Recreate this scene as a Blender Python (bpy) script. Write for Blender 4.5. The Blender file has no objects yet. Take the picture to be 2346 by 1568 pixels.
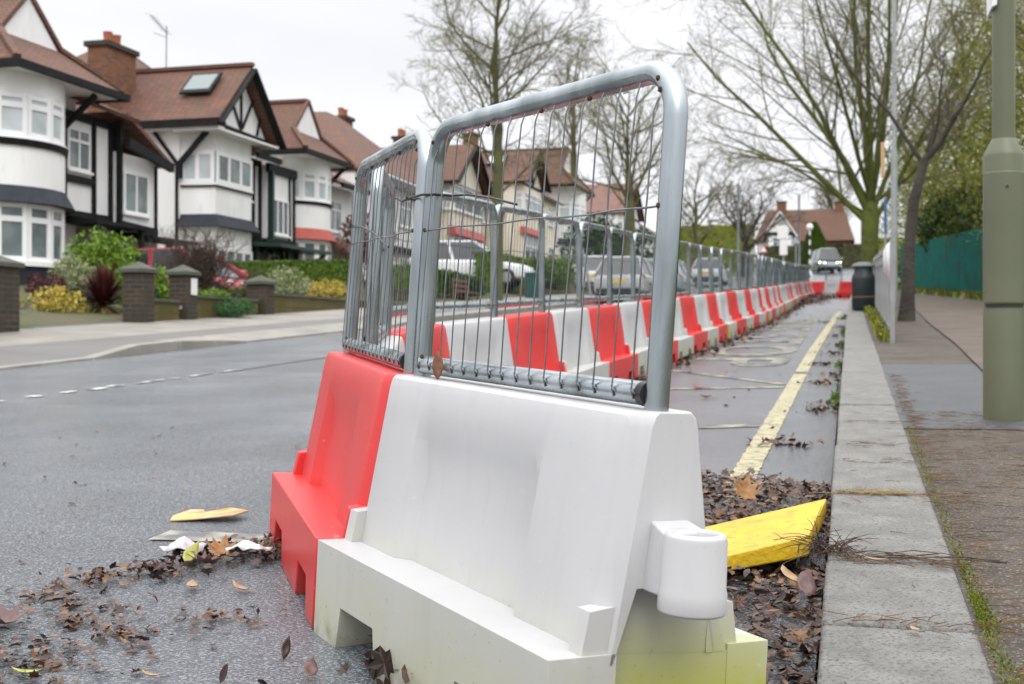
import bpy, bmesh, math, random
from math import sin, cos, pi, radians, sqrt
from mathutils import Vector, Matrix, Euler

SC = bpy.context.scene
COL = SC.collection
R = random.Random(7)

# ------------------------------------------------------------------ camera
YAW = math.atan(773 / 2900.0)
SLOPE = 152 * cos(YAW) / 2900.0            # the road climbs at about five per cent
EYE = 0.8
cam_d = bpy.data.cameras.new('camera'); cam = bpy.data.objects.new('camera', cam_d); COL.objects.link(cam)
cam_d.sensor_width = 36; cam_d.lens = 36 * 2900 / 2346.0
cam_d.clip_start = .05; cam_d.clip_end = 2000
cam.location = (0, 0, EYE); cam.rotation_euler = (pi / 2, 0, YAW)
cam_d.dof.use_dof = True; cam_d.dof.focus_distance = 2.75; cam_d.dof.aperture_fstop = 6.7
SC.camera = cam

# ------------------------------------------------------------------ sky, sun, exposure
SUN_EL, SUN_AZ = radians(48), radians(155)
w = bpy.data.worlds.new('World'); SC.world = w; w.use_nodes = True
nt = w.node_tree; nt.nodes.clear()
def nn(t, kind, **kw):
    n = t.nodes.new(kind)
    for k, v in kw.items(): setattr(n, k, v)
    return n
out = nn(nt, 'ShaderNodeOutputWorld'); bg = nn(nt, 'ShaderNodeBackground'); bg.inputs[1].default_value = .1
sky = nn(nt, 'ShaderNodeTexSky', sky_type='NISHITA', sun_disc=False); sky.sun_elevation = SUN_EL; sky.sun_rotation = SUN_AZ
tc = nn(nt, 'ShaderNodeTexCoord'); sep = nn(nt, 'ShaderNodeSeparateXYZ'); nt.links.new(tc.outputs['Generated'], sep.inputs[0])
cr = nn(nt, 'ShaderNodeValToRGB'); nt.links.new(sep.outputs[2], cr.inputs[0])
e = cr.color_ramp.elements
e[0].position = 0.0; e[0].color = (.82, .822, .85, 1); e[1].position = 1.0; e[1].color = (1, 1, 1, 1)
m = cr.color_ramp.elements.new(.3); m.color = (.82, .822, .852, 1)
mp = nn(nt, 'ShaderNodeMapping'); mp.inputs['Scale'].default_value = (1, 1, 3.5); nt.links.new(tc.outputs['Generated'], mp.inputs[0])
no = nn(nt, 'ShaderNodeTexNoise'); no.inputs['Scale'].default_value = 2.2; no.inputs['Detail'].default_value = 4; nt.links.new(mp.outputs[0], no.inputs[0])
mr = nn(nt, 'ShaderNodeMapRange'); mr.inputs[1].default_value = .3; mr.inputs[2].default_value = .7; mr.inputs[3].default_value = 8.9; mr.inputs[4].default_value = 11.0
nt.links.new(no.outputs[0], mr.inputs[0])
# an overcast sky is brighter overhead than at the horizon
up = nn(nt, 'ShaderNodeMapRange'); up.inputs[1].default_value = .25; up.inputs[2].default_value = 1; up.inputs[3].default_value = 1; up.inputs[4].default_value = 2.7
nt.links.new(sep.outputs[2], up.inputs[0])
mu = nn(nt, 'ShaderNodeMath', operation='MULTIPLY'); nt.links.new(mr.outputs[0], mu.inputs[0]); nt.links.new(up.outputs[0], mu.inputs[1])
vm = nn(nt, 'ShaderNodeVectorMath', operation='SCALE'); nt.links.new(cr.outputs[0], vm.inputs[0]); nt.links.new(mu.outputs[0], vm.inputs['Scale'])
mx = nn(nt, 'ShaderNodeMix', data_type='RGBA'); mx.inputs[0].default_value = .94
nt.links.new(sky.outputs[0], mx.inputs[6]); nt.links.new(vm.outputs[0], mx.inputs[7])
nt.links.new(mx.outputs[2], bg.inputs[0]); nt.links.new(bg.outputs[0], out.inputs[0])
sd = bpy.data.lights.new('sun', 'SUN'); sd.energy = .9; sd.angle = radians(35); sd.color = (1, .97, .93)
so = bpy.data.objects.new('sun', sd); COL.objects.link(so)
_d = Vector((sin(SUN_AZ) * cos(SUN_EL), cos(SUN_AZ) * cos(SUN_EL), sin(SUN_EL)))
so.rotation_euler = _d.to_track_quat('Z', 'Y').to_euler(); so.location = (0, 0, 30)
SC.view_settings.view_transform = 'Standard'; SC.view_settings.look = 'None'
SC.view_settings.exposure = .34; SC.view_settings.gamma = 1

# ------------------------------------------------------------------ helpers
def gz(y):                                   # height of the road centre along the street
    if y <= 55: return SLOPE * y
    z0 = SLOPE * 55
    if y <= 150: return z0 + (y - 55) / 95.0 * (9.8 - z0)
    return 9.8
_c, _s = cos(YAW), sin(YAW)
def sight(px, py, X):                        # a point measured on the photograph, on the house plane x = X
    a = (px - 1173) / 2900.0; b = (784 - py) / 2900.0
    d = Vector((-_s + a * _c, _c + a * _s, b)); return Vector((0, 0, EYE)) + d * (X / d.x)

class MB:
    def __init__(self): self.v = []; self.f = []
    def add(self, vs, fs):
        o = len(self.v); self.v += [tuple(p) for p in vs]; self.f += [tuple(i + o for i in q) for q in fs]; return self
    def box(self, x0, x1, y0, y1, z0, z1):
        return self.add([(x0,y0,z0),(x1,y0,z0),(x1,y1,z0),(x0,y1,z0),(x0,y0,z1),(x1,y0,z1),(x1,y1,z1),(x0,y1,z1)],
                        [(0,3,2,1),(4,5,6,7),(0,1,5,4),(1,2,6,5),(2,3,7,6),(3,0,4,7)])
    def hexa(self, p):                       # eight corners: bottom four, top four
        return self.add(p, [(0,3,2,1),(4,5,6,7),(0,1,5,4),(1,2,6,5),(2,3,7,6),(3,0,4,7)])
    def obox(self, O, U, N, u0, u1, z0, z1, n0, n1):   # box on a wall: O origin, U along, N outwards, z up
        O, U, N = Vector(O), Vector(U), Vector(N)
        q = lambda u, n, z: O + U * u + N * n + Vector((0, 0, z))
        return self.hexa([q(u0,n0,z0),q(u1,n0,z0),q(u1,n1,z0),q(u0,n1,z0),q(u0,n0,z1),q(u1,n0,z1),q(u1,n1,z1),q(u0,n1,z1)])
    def prism(self, pts, vec):
        n = len(pts); vec = Vector(vec); P = [Vector(p) for p in pts]
        return self.add(P + [p + vec for p in P], [tuple(range(n))[::-1], tuple(range(n, 2*n))] + [(i,(i+1)%n,(i+1)%n+n,i+n) for i in range(n)])
    def bar(self, a, b, wd, th, up=(1,0,0)):  # square bar from a to b
        a, b = Vector(a), Vector(b); d = (b - a).normalized(); s = d.cross(Vector(up)); 
        s = s.normalized() if s.length > 1e-5 else d.orthogonal().normalized(); t = s.cross(d)
        c = lambda p, i, j: p + s * wd/2*i + t * th/2*j
        return self.hexa([c(a,-1,-1),c(a,1,-1),c(a,1,1),c(a,-1,1),c(b,-1,-1),c(b,1,-1),c(b,1,1),c(b,-1,1)])
    def tube(self, path, r, n=8, cap=True):
        P = [Vector(p) for p in path]; k = len(P); rs = r if isinstance(r, (list, tuple)) else [r]*k
        o = len(self.v); prev = None
        for i, p in enumerate(P):
            d = (P[min(i+1,k-1)] - P[max(i-1,0)]); d = d.normalized() if d.length > 1e-9 else Vector((0,0,1))
            if prev is None: u = d.orthogonal().normalized()
            else:
                u = prev - d * prev.dot(d); u = u.normalized() if u.length > 1e-6 else d.orthogonal().normalized()
            prev = u; v = d.cross(u)
            for j in range(n):
                t = 2*pi*j/n; q = p + (u*cos(t) + v*sin(t))*rs[i]; self.v.append((q.x,q.y,q.z))
        for i in range(k-1):
            for j in range(n):
                j2 = (j+1) % n; self.f.append((o+i*n+j, o+i*n+j2, o+(i+1)*n+j2, o+(i+1)*n+j))
        if cap: self.f.append(tuple(o+j for j in range(n))[::-1]); self.f.append(tuple(o+(k-1)*n+j for j in range(n)))
        return self
    def lathe(self, prof, O=(0,0,0), n=20, closed=False):
        o = len(self.v); k = len(prof)
        for r, z in prof:
            for j in range(n):
                t = 2*pi*j/n; self.v.append((O[0]+r*cos(t), O[1]+r*sin(t), O[2]+z))
        for i in range(k if closed else k-1):
            a, b = i, (i+1) % k
            for j in range(n):
                j2 = (j+1) % n; self.f.append((o+a*n+j, o+a*n+j2, o+b*n+j2, o+b*n+j))
        if not closed: self.f.append(tuple(o+j for j in range(n))[::-1]); self.f.append(tuple(o+(k-1)*n+j for j in range(n)))
        return self
    def loft(self, rings, cap=True):
        o = len(self.v); n = len(rings[0]); k = len(rings)
        for r in rings: self.v += [tuple(p) for p in r]
        for i in range(k-1):
            for j in range(n):
                j2 = (j+1) % n; self.f.append((o+i*n+j, o+i*n+j2, o+(i+1)*n+j2, o+(i+1)*n+j))
        if cap: self.f.append(tuple(o+j for j in range(n))[::-1]); self.f.append(tuple(o+(k-1)*n+j for j in range(n)))
        return self
    def quad(self, *p): return self.add(p, [tuple(range(len(p)))])
    def mesh(self, name, off=(0,0,0), smooth=None, fix=True):
        me = bpy.data.meshes.new(name); off = Vector(off)
        me.from_pydata([Vector(p) - off for p in self.v], [], self.f)
        if fix and len(self.f) < 60000:
            b = bmesh.new(); b.from_mesh(me); bmesh.ops.recalc_face_normals(b, faces=b.faces)
            b.to_mesh(me); b.free()
        if smooth is not None:
            me.polygons.foreach_set('use_smooth', [True]*len(me.polygons))
            if smooth < 180: me.set_sharp_from_angle(angle=radians(smooth))
        me.update(); return me
    def build(self, name, mat, parent=None, bevel=0, segs=2, smooth=None, loc=None, fix=True):
        off = Vector((0,0,0))
        if parent is not None:
            p = parent
            while p.parent: p = p.parent
            if not p.get('_local'): off = Vector(p.get('_off', (0,0,0)))
        if loc is not None: off = Vector(loc)
        o = bpy.data.objects.new(name, self.mesh(name, off, smooth, fix)); COL.objects.link(o)
        o.data.materials.append(mat)
        if parent is not None: o.parent = parent
        elif loc is not None: o.location = loc; o['_off'] = tuple(loc)
        if bevel:
            b = o.modifiers.new('bevel', 'BEVEL'); b.width = bevel; b.segments = segs; b.limit_method = 'ANGLE'; b.angle_limit = radians(28); b.harden_normals = False
            if smooth is None: o.data.polygons.foreach_set('use_smooth', [True]*len(o.data.polygons)); o.data.set_sharp_from_angle(angle=radians(40))
        return o

def tag(o, label, cat, group=None, kind=None):
    o['label'] = label; o['category'] = cat
    if group: o['group'] = group
    if kind: o['kind'] = kind
    return o
def thing(name, label, cat, loc, group=None, local=False, rot=None):
    o = bpy.data.objects.new(name, None); COL.objects.link(o); o.location = loc; o.empty_display_size = .2
    if rot is not None: o.rotation_euler = rot
    if local: o['_local'] = 1
    else: o['_off'] = tuple(loc)
    return tag(o, label, cat, group)
def struct(o): o['kind'] = 'structure'; return o
def copy_tree(o, parent=None):
    c = o.copy(); COL.objects.link(c)
    if parent is not None: c.parent = parent
    for ch in list(o.children): copy_tree(ch, c)
    return c

# ------------------------------------------------------------------ materials
def mat(name, col, rough=.6, metal=0, col2=None, scale=5, detail=4, lo=.35, hi=.65, bump=0, bscale=60, bdist=.01,
        col3=None, scale3=30, lo3=.55, hi3=.7, spec=.5, rough2=None, island=None, stretch=None, sss=0, coat=0, emit=None):
    m = bpy.data.materials.new(name); m.use_nodes = True; t = m.node_tree; b = t.nodes['Principled BSDF']
    b.inputs['Roughness'].default_value = rough; b.inputs['Metallic'].default_value = metal; b.inputs['Specular IOR Level'].default_value = spec
    if sss: b.inputs['Subsurface Weight'].default_value = sss; b.inputs['Subsurface Radius'].default_value = (.09,.09,.05)
    if coat: b.inputs['Coat Weight'].default_value = coat; b.inputs['Coat Roughness'].default_value = .08
    tcn = nn(t, 'ShaderNodeTexCoord'); vec = tcn.outputs['Object']
    if stretch:
        mpn = nn(t, 'ShaderNodeMapping'); mpn.inputs['Scale'].default_value = stretch; t.links.new(vec, mpn.inputs[0]); vec = mpn.outputs[0]
    colsock = None
    def rgb(c):
        n = nn(t, 'ShaderNodeRGB'); n.outputs[0].default_value = (*c, 1); return n.outputs[0]
    def noise(sc, dt=4):
        n = nn(t, 'ShaderNodeTexNoise'); n.inputs['Scale'].default_value = sc; n.inputs['Detail'].default_value = dt; t.links.new(vec, n.inputs['Vector']); return n.outputs[0]
    def mix(f, a, bb):
        n = nn(t, 'ShaderNodeMix', data_type='RGBA'); t.links.new(f, n.inputs[0]); t.links.new(a, n.inputs[6]); t.links.new(bb, n.inputs[7]); return n.outputs[2]
    def rng(f, a, bb, c=0, d=1):
        n = nn(t, 'ShaderNodeMapRange'); t.links.new(f, n.inputs[0]); n.inputs[1].default_value = a; n.inputs[2].default_value = bb; n.inputs[3].default_value = c; n.inputs[4].default_value = d; return n.outputs[0]
    m_ = dict(t=t, b=b, vec=vec, rgb=rgb, noise=noise, mix=mix, rng=rng, tc=tcn)
    if island:
        g = nn(t, 'ShaderNodeNewGeometry'); r = nn(t, 'ShaderNodeValToRGB'); r.color_ramp.interpolation = 'LINEAR'
        els = r.color_ramp.elements
        for i, c in enumerate(island):
            p = i / (len(island)-1)
            el = els[0] if i == 0 else (els[-1] if i == len(island)-1 else els.new(p)); el.position = p; el.color = (*c, 1)
        t.links.new(g.outputs['Random Per Island'], r.inputs[0]); colsock = r.outputs[0]
    else: colsock = rgb(col)
    if col2: colsock = mix(rng(noise(scale, detail), lo, hi), colsock, rgb(col2))
    if col3: colsock = mix(rng(noise(scale3, 3), lo3, hi3), colsock, rgb(col3))
    t.links.new(colsock, b.inputs['Base Color'])
    m_['col'] = colsock
    if rough2 is not None: t.links.new(rng(noise(scale*1.7, 3), .35, .65, rough, rough2), b.inputs['Roughness'])
    if bump:
        bn = nn(t, 'ShaderNodeBump'); bn.inputs['Strength'].default_value = bump; bn.inputs['Distance'].default_value = bdist
        t.links.new(noise(bscale, 5), bn.inputs['Height']); t.links.new(bn.outputs[0], b.inputs['Normal']); m_['bump'] = bn
    if emit: b.inputs['Emission Color'].default_value = (*emit[:3],1); b.inputs['Emission Strength'].default_value = emit[3]
    MI[name] = m_
    return m
MI = {}
def brick_mat(name, c1, c2, mortar, w=.225, h=.075, rough=.85, moss=None, msize=.01):
    m = mat(name, c1, rough); I = MI[name]; t = I['t']; b = I['b']
    sp = nn(t, 'ShaderNodeSeparateXYZ'); t.links.new(I['tc'].outputs['Object'], sp.inputs[0])
    ad = nn(t, 'ShaderNodeMath', operation='ADD'); t.links.new(sp.outputs[0], ad.inputs[0]); t.links.new(sp.outputs[1], ad.inputs[1])
    cb = nn(t, 'ShaderNodeCombineXYZ'); t.links.new(ad.outputs[0], cb.inputs[0]); t.links.new(sp.outputs[2], cb.inputs[1])
    br = nn(t, 'ShaderNodeTexBrick'); br.inputs['Scale'].default_value = 1; br.inputs['Brick Width'].default_value = w; br.inputs['Row Height'].default_value = h
    br.inputs['Mortar Size'].default_value = msize; br.inputs['Color1'].default_value = (*c1,1); br.inputs['Color2'].default_value = (*c2,1); br.inputs['Mortar'].default_value = (*mortar,1); br.inputs['Bias'].default_value = 0
    t.links.new(cb.outputs[0], br.inputs[0]); c = br.outputs[0]
    if moss: c = I['mix'](I['rng'](I['noise'](2.5), .42, .62), c, I['rgb'](moss))
    t.links.new(c, b.inputs['Base Color'])
    bn = nn(t, 'ShaderNodeBump'); bn.inputs['Strength'].default_value = .5; bn.inputs['Distance'].default_value = .01; bn.invert = True
    t.links.new(br.outputs['Fac'], bn.inputs['Height']); t.links.new(bn.outputs[0], b.inputs['Normal'])
    return m
def roof_mat(name, c1, c2, moss):
    m = mat(name, c1, .75, col2=c2, scale=2.2, lo=.35, hi=.7, col3=moss, scale3=.9, lo3=.52, hi3=.75); I = MI[name]; t = I['t']
    sp = nn(t, 'ShaderNodeSeparateXYZ'); t.links.new(I['tc'].outputs['Object'], sp.inputs[0])
    ad = nn(t, 'ShaderNodeMath', operation='ADD'); t.links.new(sp.outputs[0], ad.inputs[0]); t.links.new(sp.outputs[1], ad.inputs[1])
    cb = nn(t, 'ShaderNodeCombineXYZ'); t.links.new(ad.outputs[0], cb.inputs[0]); t.links.new(sp.outputs[2], cb.inputs[1])
    br = nn(t, 'ShaderNodeTexBrick'); br.inputs['Scale'].default_value = 1; br.inputs['Brick Width'].default_value = .2; br.inputs['Row Height'].default_value = .1; br.inputs['Mortar Size'].default_value = .012
    br.inputs['Color1'].default_value = (.82,.82,.82,1); br.inputs['Color2'].default_value = (1.15,1.1,1.05,1); br.inputs['Mortar'].default_value = (.5,.5,.5,1)
    t.links.new(cb.outputs[0], br.inputs[0])
    mm = nn(t, 'ShaderNodeMix', data_type='RGBA', blend_type='MULTIPLY'); mm.inputs[0].default_value = 1
    t.links.new(I['col'], mm.inputs[6]); t.links.new(br.outputs[0], mm.inputs[7]); t.links.new(mm.outputs[2], I['b'].inputs['Base Color'])
    bn = nn(t, 'ShaderNodeBump'); bn.inputs['Strength'].default_value = .6; bn.inputs['Distance'].default_value = .02; bn.invert = True
    t.links.new(br.outputs['Fac'], bn.inputs['Height']); t.links.new(bn.outputs[0], I['b'].inputs['Normal'])
    return m

def plastic(name, col, stain=None, stain_amt=.6):
    m = mat(name, col, .38, col2=tuple(c*.93 for c in col), scale=3, sss=.4, spec=.45, bump=.06, bscale=220, bdist=.002); I = MI[name]; t = I['t']
    c = I['col']
    sp = nn(t, 'ShaderNodeSeparateXYZ'); t.links.new(I['tc'].outputs['Object'], sp.inputs[0])
    nz = I['noise'](4.5, 5)
    if stain:
        # algae and road splash that have settled on the foot of the moulding
        hgt = I['rng'](sp.outputs[2], .06, .30, 1, 0)
        ad = nn(t, 'ShaderNodeMath', operation='MULTIPLY'); t.links.new(hgt, ad.inputs[0]); t.links.new(I['rng'](nz, .25, .7, .35, 1), ad.inputs[1])
        sn = nn(t, 'ShaderNodeSeparateXYZ'); t.links.new(I['tc'].outputs['Normal'], sn.inputs[0])   # rain keeps the level tops clean
        cl = nn(t, 'ShaderNodeMath', operation='MULTIPLY'); t.links.new(ad.outputs[0], cl.inputs[0]); t.links.new(I['rng'](sn.outputs[2], .5, .9, 1, .12), cl.inputs[1])
        sc = nn(t, 'ShaderNodeMath', operation='MULTIPLY'); t.links.new(cl.outputs[0], sc.inputs[0]); sc.inputs[1].default_value = stain_amt
        c = I['mix'](sc.outputs[0], c, I['rgb'](stain))
    if stain:   # thick algae inside the hollow end
        hx = I['rng'](sp.outputs[0], .47, .486, 0, 1); hy_ = I['rng'](sp.outputs[1], -.085, -.06, 0, 1); hz_ = nn(t, 'ShaderNodeMath', operation='MULTIPLY'); t.links.new(hy_, hz_.inputs[0]); t.links.new(I['rng'](sp.outputs[2], .08, .30, 1, 0), hz_.inputs[1]); hz_ = hz_.outputs[0]
        a1_ = nn(t, 'ShaderNodeMath', operation='MULTIPLY'); t.links.new(hx, a1_.inputs[0]); t.links.new(hz_, a1_.inputs[1])
        a2_ = nn(t, 'ShaderNodeMath', operation='MULTIPLY'); t.links.new(a1_.outputs[0], a2_.inputs[0]); t.links.new(I['rng'](I['noise'](7, 4), .32, .5), a2_.inputs[1])
        c = I['mix'](a2_.outputs[0], c, I['rgb']((.42,.45,.008)))
    # specks and smears of grit
    h2 = I['rng'](sp.outputs[2], .0, .3, 1, .12)
    sk = nn(t, 'ShaderNodeMath', operation='MULTIPLY'); t.links.new(I['rng'](I['noise'](95, 3), .68, .74), sk.inputs[0]); t.links.new(h2, sk.inputs[1])
    sk2 = nn(t, 'ShaderNodeMath', operation='MULTIPLY'); t.links.new(sk.outputs[0], sk2.inputs[0]); sk2.inputs[1].default_value = .7
    c = I['mix'](sk2.outputs[0], c, I['rgb']((.06,.05,.03)))
    mps = nn(t, 'ShaderNodeMapping'); mps.inputs['Scale'].default_value = (26, 26, 2.2); t.links.new(I['tc'].outputs['Object'], mps.inputs[0])   # rain streaks of grime
    ns = nn(t, 'ShaderNodeTexNoise'); ns.inputs['Scale'].default_value = 1; ns.inputs['Detail'].default_value = 5; t.links.new(mps.outputs[0], ns.inputs[0])
    c = I['mix'](I['rng'](ns.outputs[0], .52, .85, 0, .2), c, I['rgb'](tuple(v*.62 for v in col)))
    scf = nn(t, 'ShaderNodeMapping'); scf.inputs['Scale'].default_value = (9, 30, 40); scf.inputs['Rotation'].default_value = (.2,.5,.3); t.links.new(I['tc'].outputs['Object'], scf.inputs[0])
    nf = nn(t, 'ShaderNodeTexNoise'); nf.inputs['Scale'].default_value = 1.6; nf.inputs['Detail'].default_value = 6; t.links.new(scf.outputs[0], nf.inputs[0])   # pale scuffs
    c = I['mix'](I['rng'](nf.outputs[0], .66, .74, 0, .35), c, I['rgb'](tuple(min(.75, v*.5+.35) for v in col)))
    h3 = nn(t, 'ShaderNodeMath', operation='MULTIPLY'); t.links.new(I['rng'](sp.outputs[2], .0, .07, .75, 0), h3.inputs[0]); t.links.new(I['rng'](I['noise'](14, 4), .4, .65), h3.inputs[1])
    c = I['mix'](h3.outputs[0], c, I['rgb']((.10,.08,.05)))
    t.links.new(c, I['b'].inputs['Base Color'])
    return m

W_PL = plastic('white_plastic', (.525,.525,.53), (.45,.45,.19), .55)
R_PL = plastic('red_plastic', (.66,.042,.042), None)
GALV = mat('galvanised_steel', (.25,.29,.30), .20, 1, col2=(.49,.54,.56), scale=9, detail=6, bump=.1, bscale=40, bdist=.003, rough2=.42, stretch=(1,1,.25))
WIRE = mat('wire_steel', (.22,.235,.26), .4, .9, col2=(.16,.155,.155), scale=30)
RUST = mat('rust', (.045,.02,.012), .9, col2=(.10,.04,.018), scale=60)
BLK = mat('black_plastic', (.012,.012,.013), .4)
ASPH = mat('asphalt', (.050,.057,.067), .27, col2=(.10,.112,.128), scale=.9, lo=.3, hi=.7, col3=(.26,.277,.30), scale3=125, lo3=.48, hi3=.67, bump=.9, bscale=115, bdist=.008, spec=.65, rough2=.15)
ASPH2 = mat('lane_asphalt', (.065,.071,.080), .27, col2=(.10,.108,.119), scale=1.3, lo=.3, hi=.7, col3=(.16,.165,.17), scale3=120, lo3=.50, hi3=.64, bump=.5, bscale=100, bdist=.006, spec=.6, rough2=.2)
PAVE = mat('old_pavement', (.045,.037,.029), .75, col2=(.078,.063,.047), scale=2.5, col3=(.21,.18,.145), scale3=130, lo3=.56, hi3=.66, spec=.3, bump=.9, bscale=110, bdist=.006, rough2=.6)
PATCH = mat('tarmac_patch', (.042,.046,.051), .5, col2=(.060,.065,.071), scale=3, col3=(.12,.125,.13), scale3=130, lo3=.56, hi3=.68, bump=.5, bscale=120, bdist=.004)
CONC = mat('concrete_paving', (.13,.104,.085), .75, col2=(.085,.07,.056), spec=.3, scale=1.6, bump=.3, bscale=60)
PAVL = mat('slab_pavement', (.27,.255,.22), .5, col2=(.20,.185,.16), scale=.9, col3=(.13,.125,.12), scale3=2.5, bump=.2, bscale=40)
PAVL2 = mat('driveway_tarmac', (.10,.10,.10), .45, col2=(.14,.13,.12), scale=.6, bump=.3, bscale=70)
GRAN = mat('granite', (.22,.215,.20), .5, col2=(.145,.145,.135), scale=9, col3=(.075,.07,.064), scale3=135, lo3=.52, hi3=.66, bump=1, bscale=80, bdist=.014, rough2=.42)  # dark flecks: stone grain plus the shade of the pits, put into the colour
KERBL = mat('pale_kerb', (.28,.265,.235), .6, col2=(.21,.2,.175), scale=2, bump=.3, bscale=40)
SOIL = mat('soil', (.05,.04,.025), .9, col2=(.07,.075,.025), scale=2, bump=.6, bscale=25, bdist=.03)
GRASSG = mat('turf_ground', (.055,.07,.02), .9, col2=(.09,.075,.04), scale=1.5, bump=.6, bscale=25, bdist=.03)
YPAINT = mat('yellow_paint', (.40,.36,.215), .6, col2=(.15,.145,.115), scale=26, lo=.46, hi=.68, bump=.5, bscale=120, bdist=.004)
WORN = mat('worn_paint', (.30,.28,.20), .5, col2=(.06,.063,.066), scale=6, lo=.42, hi=.56, bump=.5, bscale=120, bdist=.004)
WPAINT = mat('white_paint', (.60,.60,.58), .5, col2=(.13,.138,.15), scale=6.5, lo=.44, hi=.54, bump=.4, bscale=100, bdist=.004)
RENDER = mat('white_render', (.84,.84,.83), .8, col2=(.76,.76,.745), scale=.8, col3=(.62,.62,.58), scale3=2.6, lo3=.6, hi3=.85, stretch=(2.2,2.2,.6), bump=.25, bscale=60, bdist=.01)
CREAM = mat('cream_render', (.74,.69,.57), .8, col2=(.66,.61,.51), scale=.8, bump=.3, bscale=60, bdist=.01)
TIMB = mat('black_timber', (.006,.007,.008), .6, col2=(.014,.014,.014), scale=6, spec=.2)
UPVC = mat('window_white', (.84,.84,.84), .4)
TERRA = mat('terracotta', (.42,.13,.06), .8, col2=(.30,.10,.05), scale=6)
ROOF = roof_mat('roof_tiles', (.165,.072,.047), (.125,.060,.044), (.12,.08,.038))
ROOF2 = roof_mat('brown_roof_tiles', (.135,.06,.033), (.11,.055,.034), (.09,.068,.033))
ROOF3 = roof_mat('pink_roof_tiles', (.24,.12,.10), (.20,.11,.09), (.16,.11,.075))
SLATE = mat('slate_blue', (.018,.022,.030), .6, col2=(.028,.033,.042), scale=5, spec=.25)
REDC = mat('red_canopy', (.42,.055,.035), .55, col2=(.33,.05,.035), scale=4)
GREENB = mat('dark_green_paint', (.012,.035,.028), .4)
BRK = brick_mat('dark_brick', (.022,.022,.026), (.055,.034,.024), (.075,.064,.032), moss=(.035,.031,.015))
BRKR = brick_mat('orange_brick', (.25,.09,.035), (.12,.05,.03), (.12,.09,.06))
STONE = brick_mat('mossy_wall', (.115,.085,.03), (.08,.065,.022), (.045,.04,.02), w=.45, h=.14, moss=(.07,.062,.012))
CAPS = mat('cap_stone', (.09,.09,.078), .85, col2=(.06,.065,.04), scale=5, bump=.4, bscale=40)
def glass_mat(name, a, b):
    return mat(name, a, .08, col2=b, scale=1.3, lo=.4, hi=.6, spec=.8)
GLASS = glass_mat('window_glass', (.10,.13,.13), (.20,.25,.25))
GLASSL = glass_mat('curtained_glass', (.42,.47,.48), (.55,.60,.61))
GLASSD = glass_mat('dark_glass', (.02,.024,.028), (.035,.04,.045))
OLIVE = mat('olive_paint', (.125,.138,.084), .42, col2=(.106,.12,.07), col3=(.09,.10,.052), scale3=1.3, scale=2.5, bump=.1, bscale=70, bdist=.002)
GFENCE = mat('green_fence_paint', (.0,.135,.105), .6, col2=(.0,.10,.08), scale=3, col3=(.02,.07,.05), scale3=1.3, spec=.15)
YELL = mat('yellow_ramp_paint', (.68,.46,.012), .42, col2=(.58,.37,.02), scale=8, col3=(.34,.22,.03), scale3=26, lo3=.56, hi3=.72, bump=.9, bscale=55, bdist=.006)
BARK = mat('mossy_bark', (.07,.064,.04), .9, col2=(.10,.11,.028), scale=3, lo=.35, hi=.6, bump=.8, bscale=22, bdist=.03)
TWIG = mat('twig_bark', (.14,.115,.07), .9, col2=(.14,.15,.04), scale=1.2, lo=.35, hi=.65)
TWIGB = mat('grey_twig_bark', (.16,.13,.10), .9, col2=(.14,.14,.06), scale=1.0)
BARKD = mat('dark_bark', (.035,.03,.028), .9, col2=(.06,.055,.04), scale=4, bump=.8, bscale=22, bdist=.03)
def leafm(name, cols, rough=.55): return mat(name, cols[0], rough, island=cols, spec=.3)
L_BRIGHT = leafm('bright_leaves', [(.10,.19,.012),(.17,.28,.02),(.06,.12,.012)])
L_DARK = leafm('dark_leaves', [(.012,.05,.012),(.03,.085,.018),(.008,.03,.01)])
L_HEDGE = leafm('hedge_leaves', [(.05,.11,.008),(.09,.16,.012),(.035,.07,.008)])
L_PALE = leafm('pale_leaves', [(.25,.28,.13),(.34,.36,.20),(.12,.17,.06)])
L_RED = leafm('maroon_leaves', [(.055,.012,.014),(.10,.022,.02),(.028,.008,.01)])
L_YEL = leafm('yellow_leaves', [(.40,.32,.05),(.55,.42,.09),(.22,.20,.03)])
L_STRAW = leafm('straw_leaves', [(.34,.25,.10),(.22,.15,.07),(.44,.34,.15)])
L_OLIVE = leafm('olive_leaves', [(.18,.20,.012),(.27,.27,.025),(.08,.115,.010),(.17,.19,.03)])
L_CONIF = leafm('conifer_leaves', [(.05,.10,.008),(.085,.14,.012),(.025,.055,.006)])
L_BROWN = leafm('fallen_leaves', [(.040,.021,.016),(.085,.042,.03),(.022,.013,.011),(.13,.058,.024),(.06,.032,.029),(.22,.12,.055),(.11,.068,.06),(.034,.02,.016)], .3)
L_BROWND = leafm('dead_leaves_dark', [(.022,.013,.01),(.045,.023,.016),(.015,.01,.008),(.07,.033,.018),(.03,.018,.015)], .34)
NEEDLE = leafm('pine_needles', [(.16,.075,.03),(.10,.05,.025),(.22,.13,.06),(.06,.035,.02)])
MOSS = leafm('moss_tufts', [(.14,.18,.01),(.09,.13,.012),(.20,.20,.03)])
WATER = mat('water', (.9,.92,.93), .05, spec=.6); MI['water']['b'].inputs['Transmission Weight'].default_value = .9; MI['water']['b'].inputs['IOR'].default_value = 1.33
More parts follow.
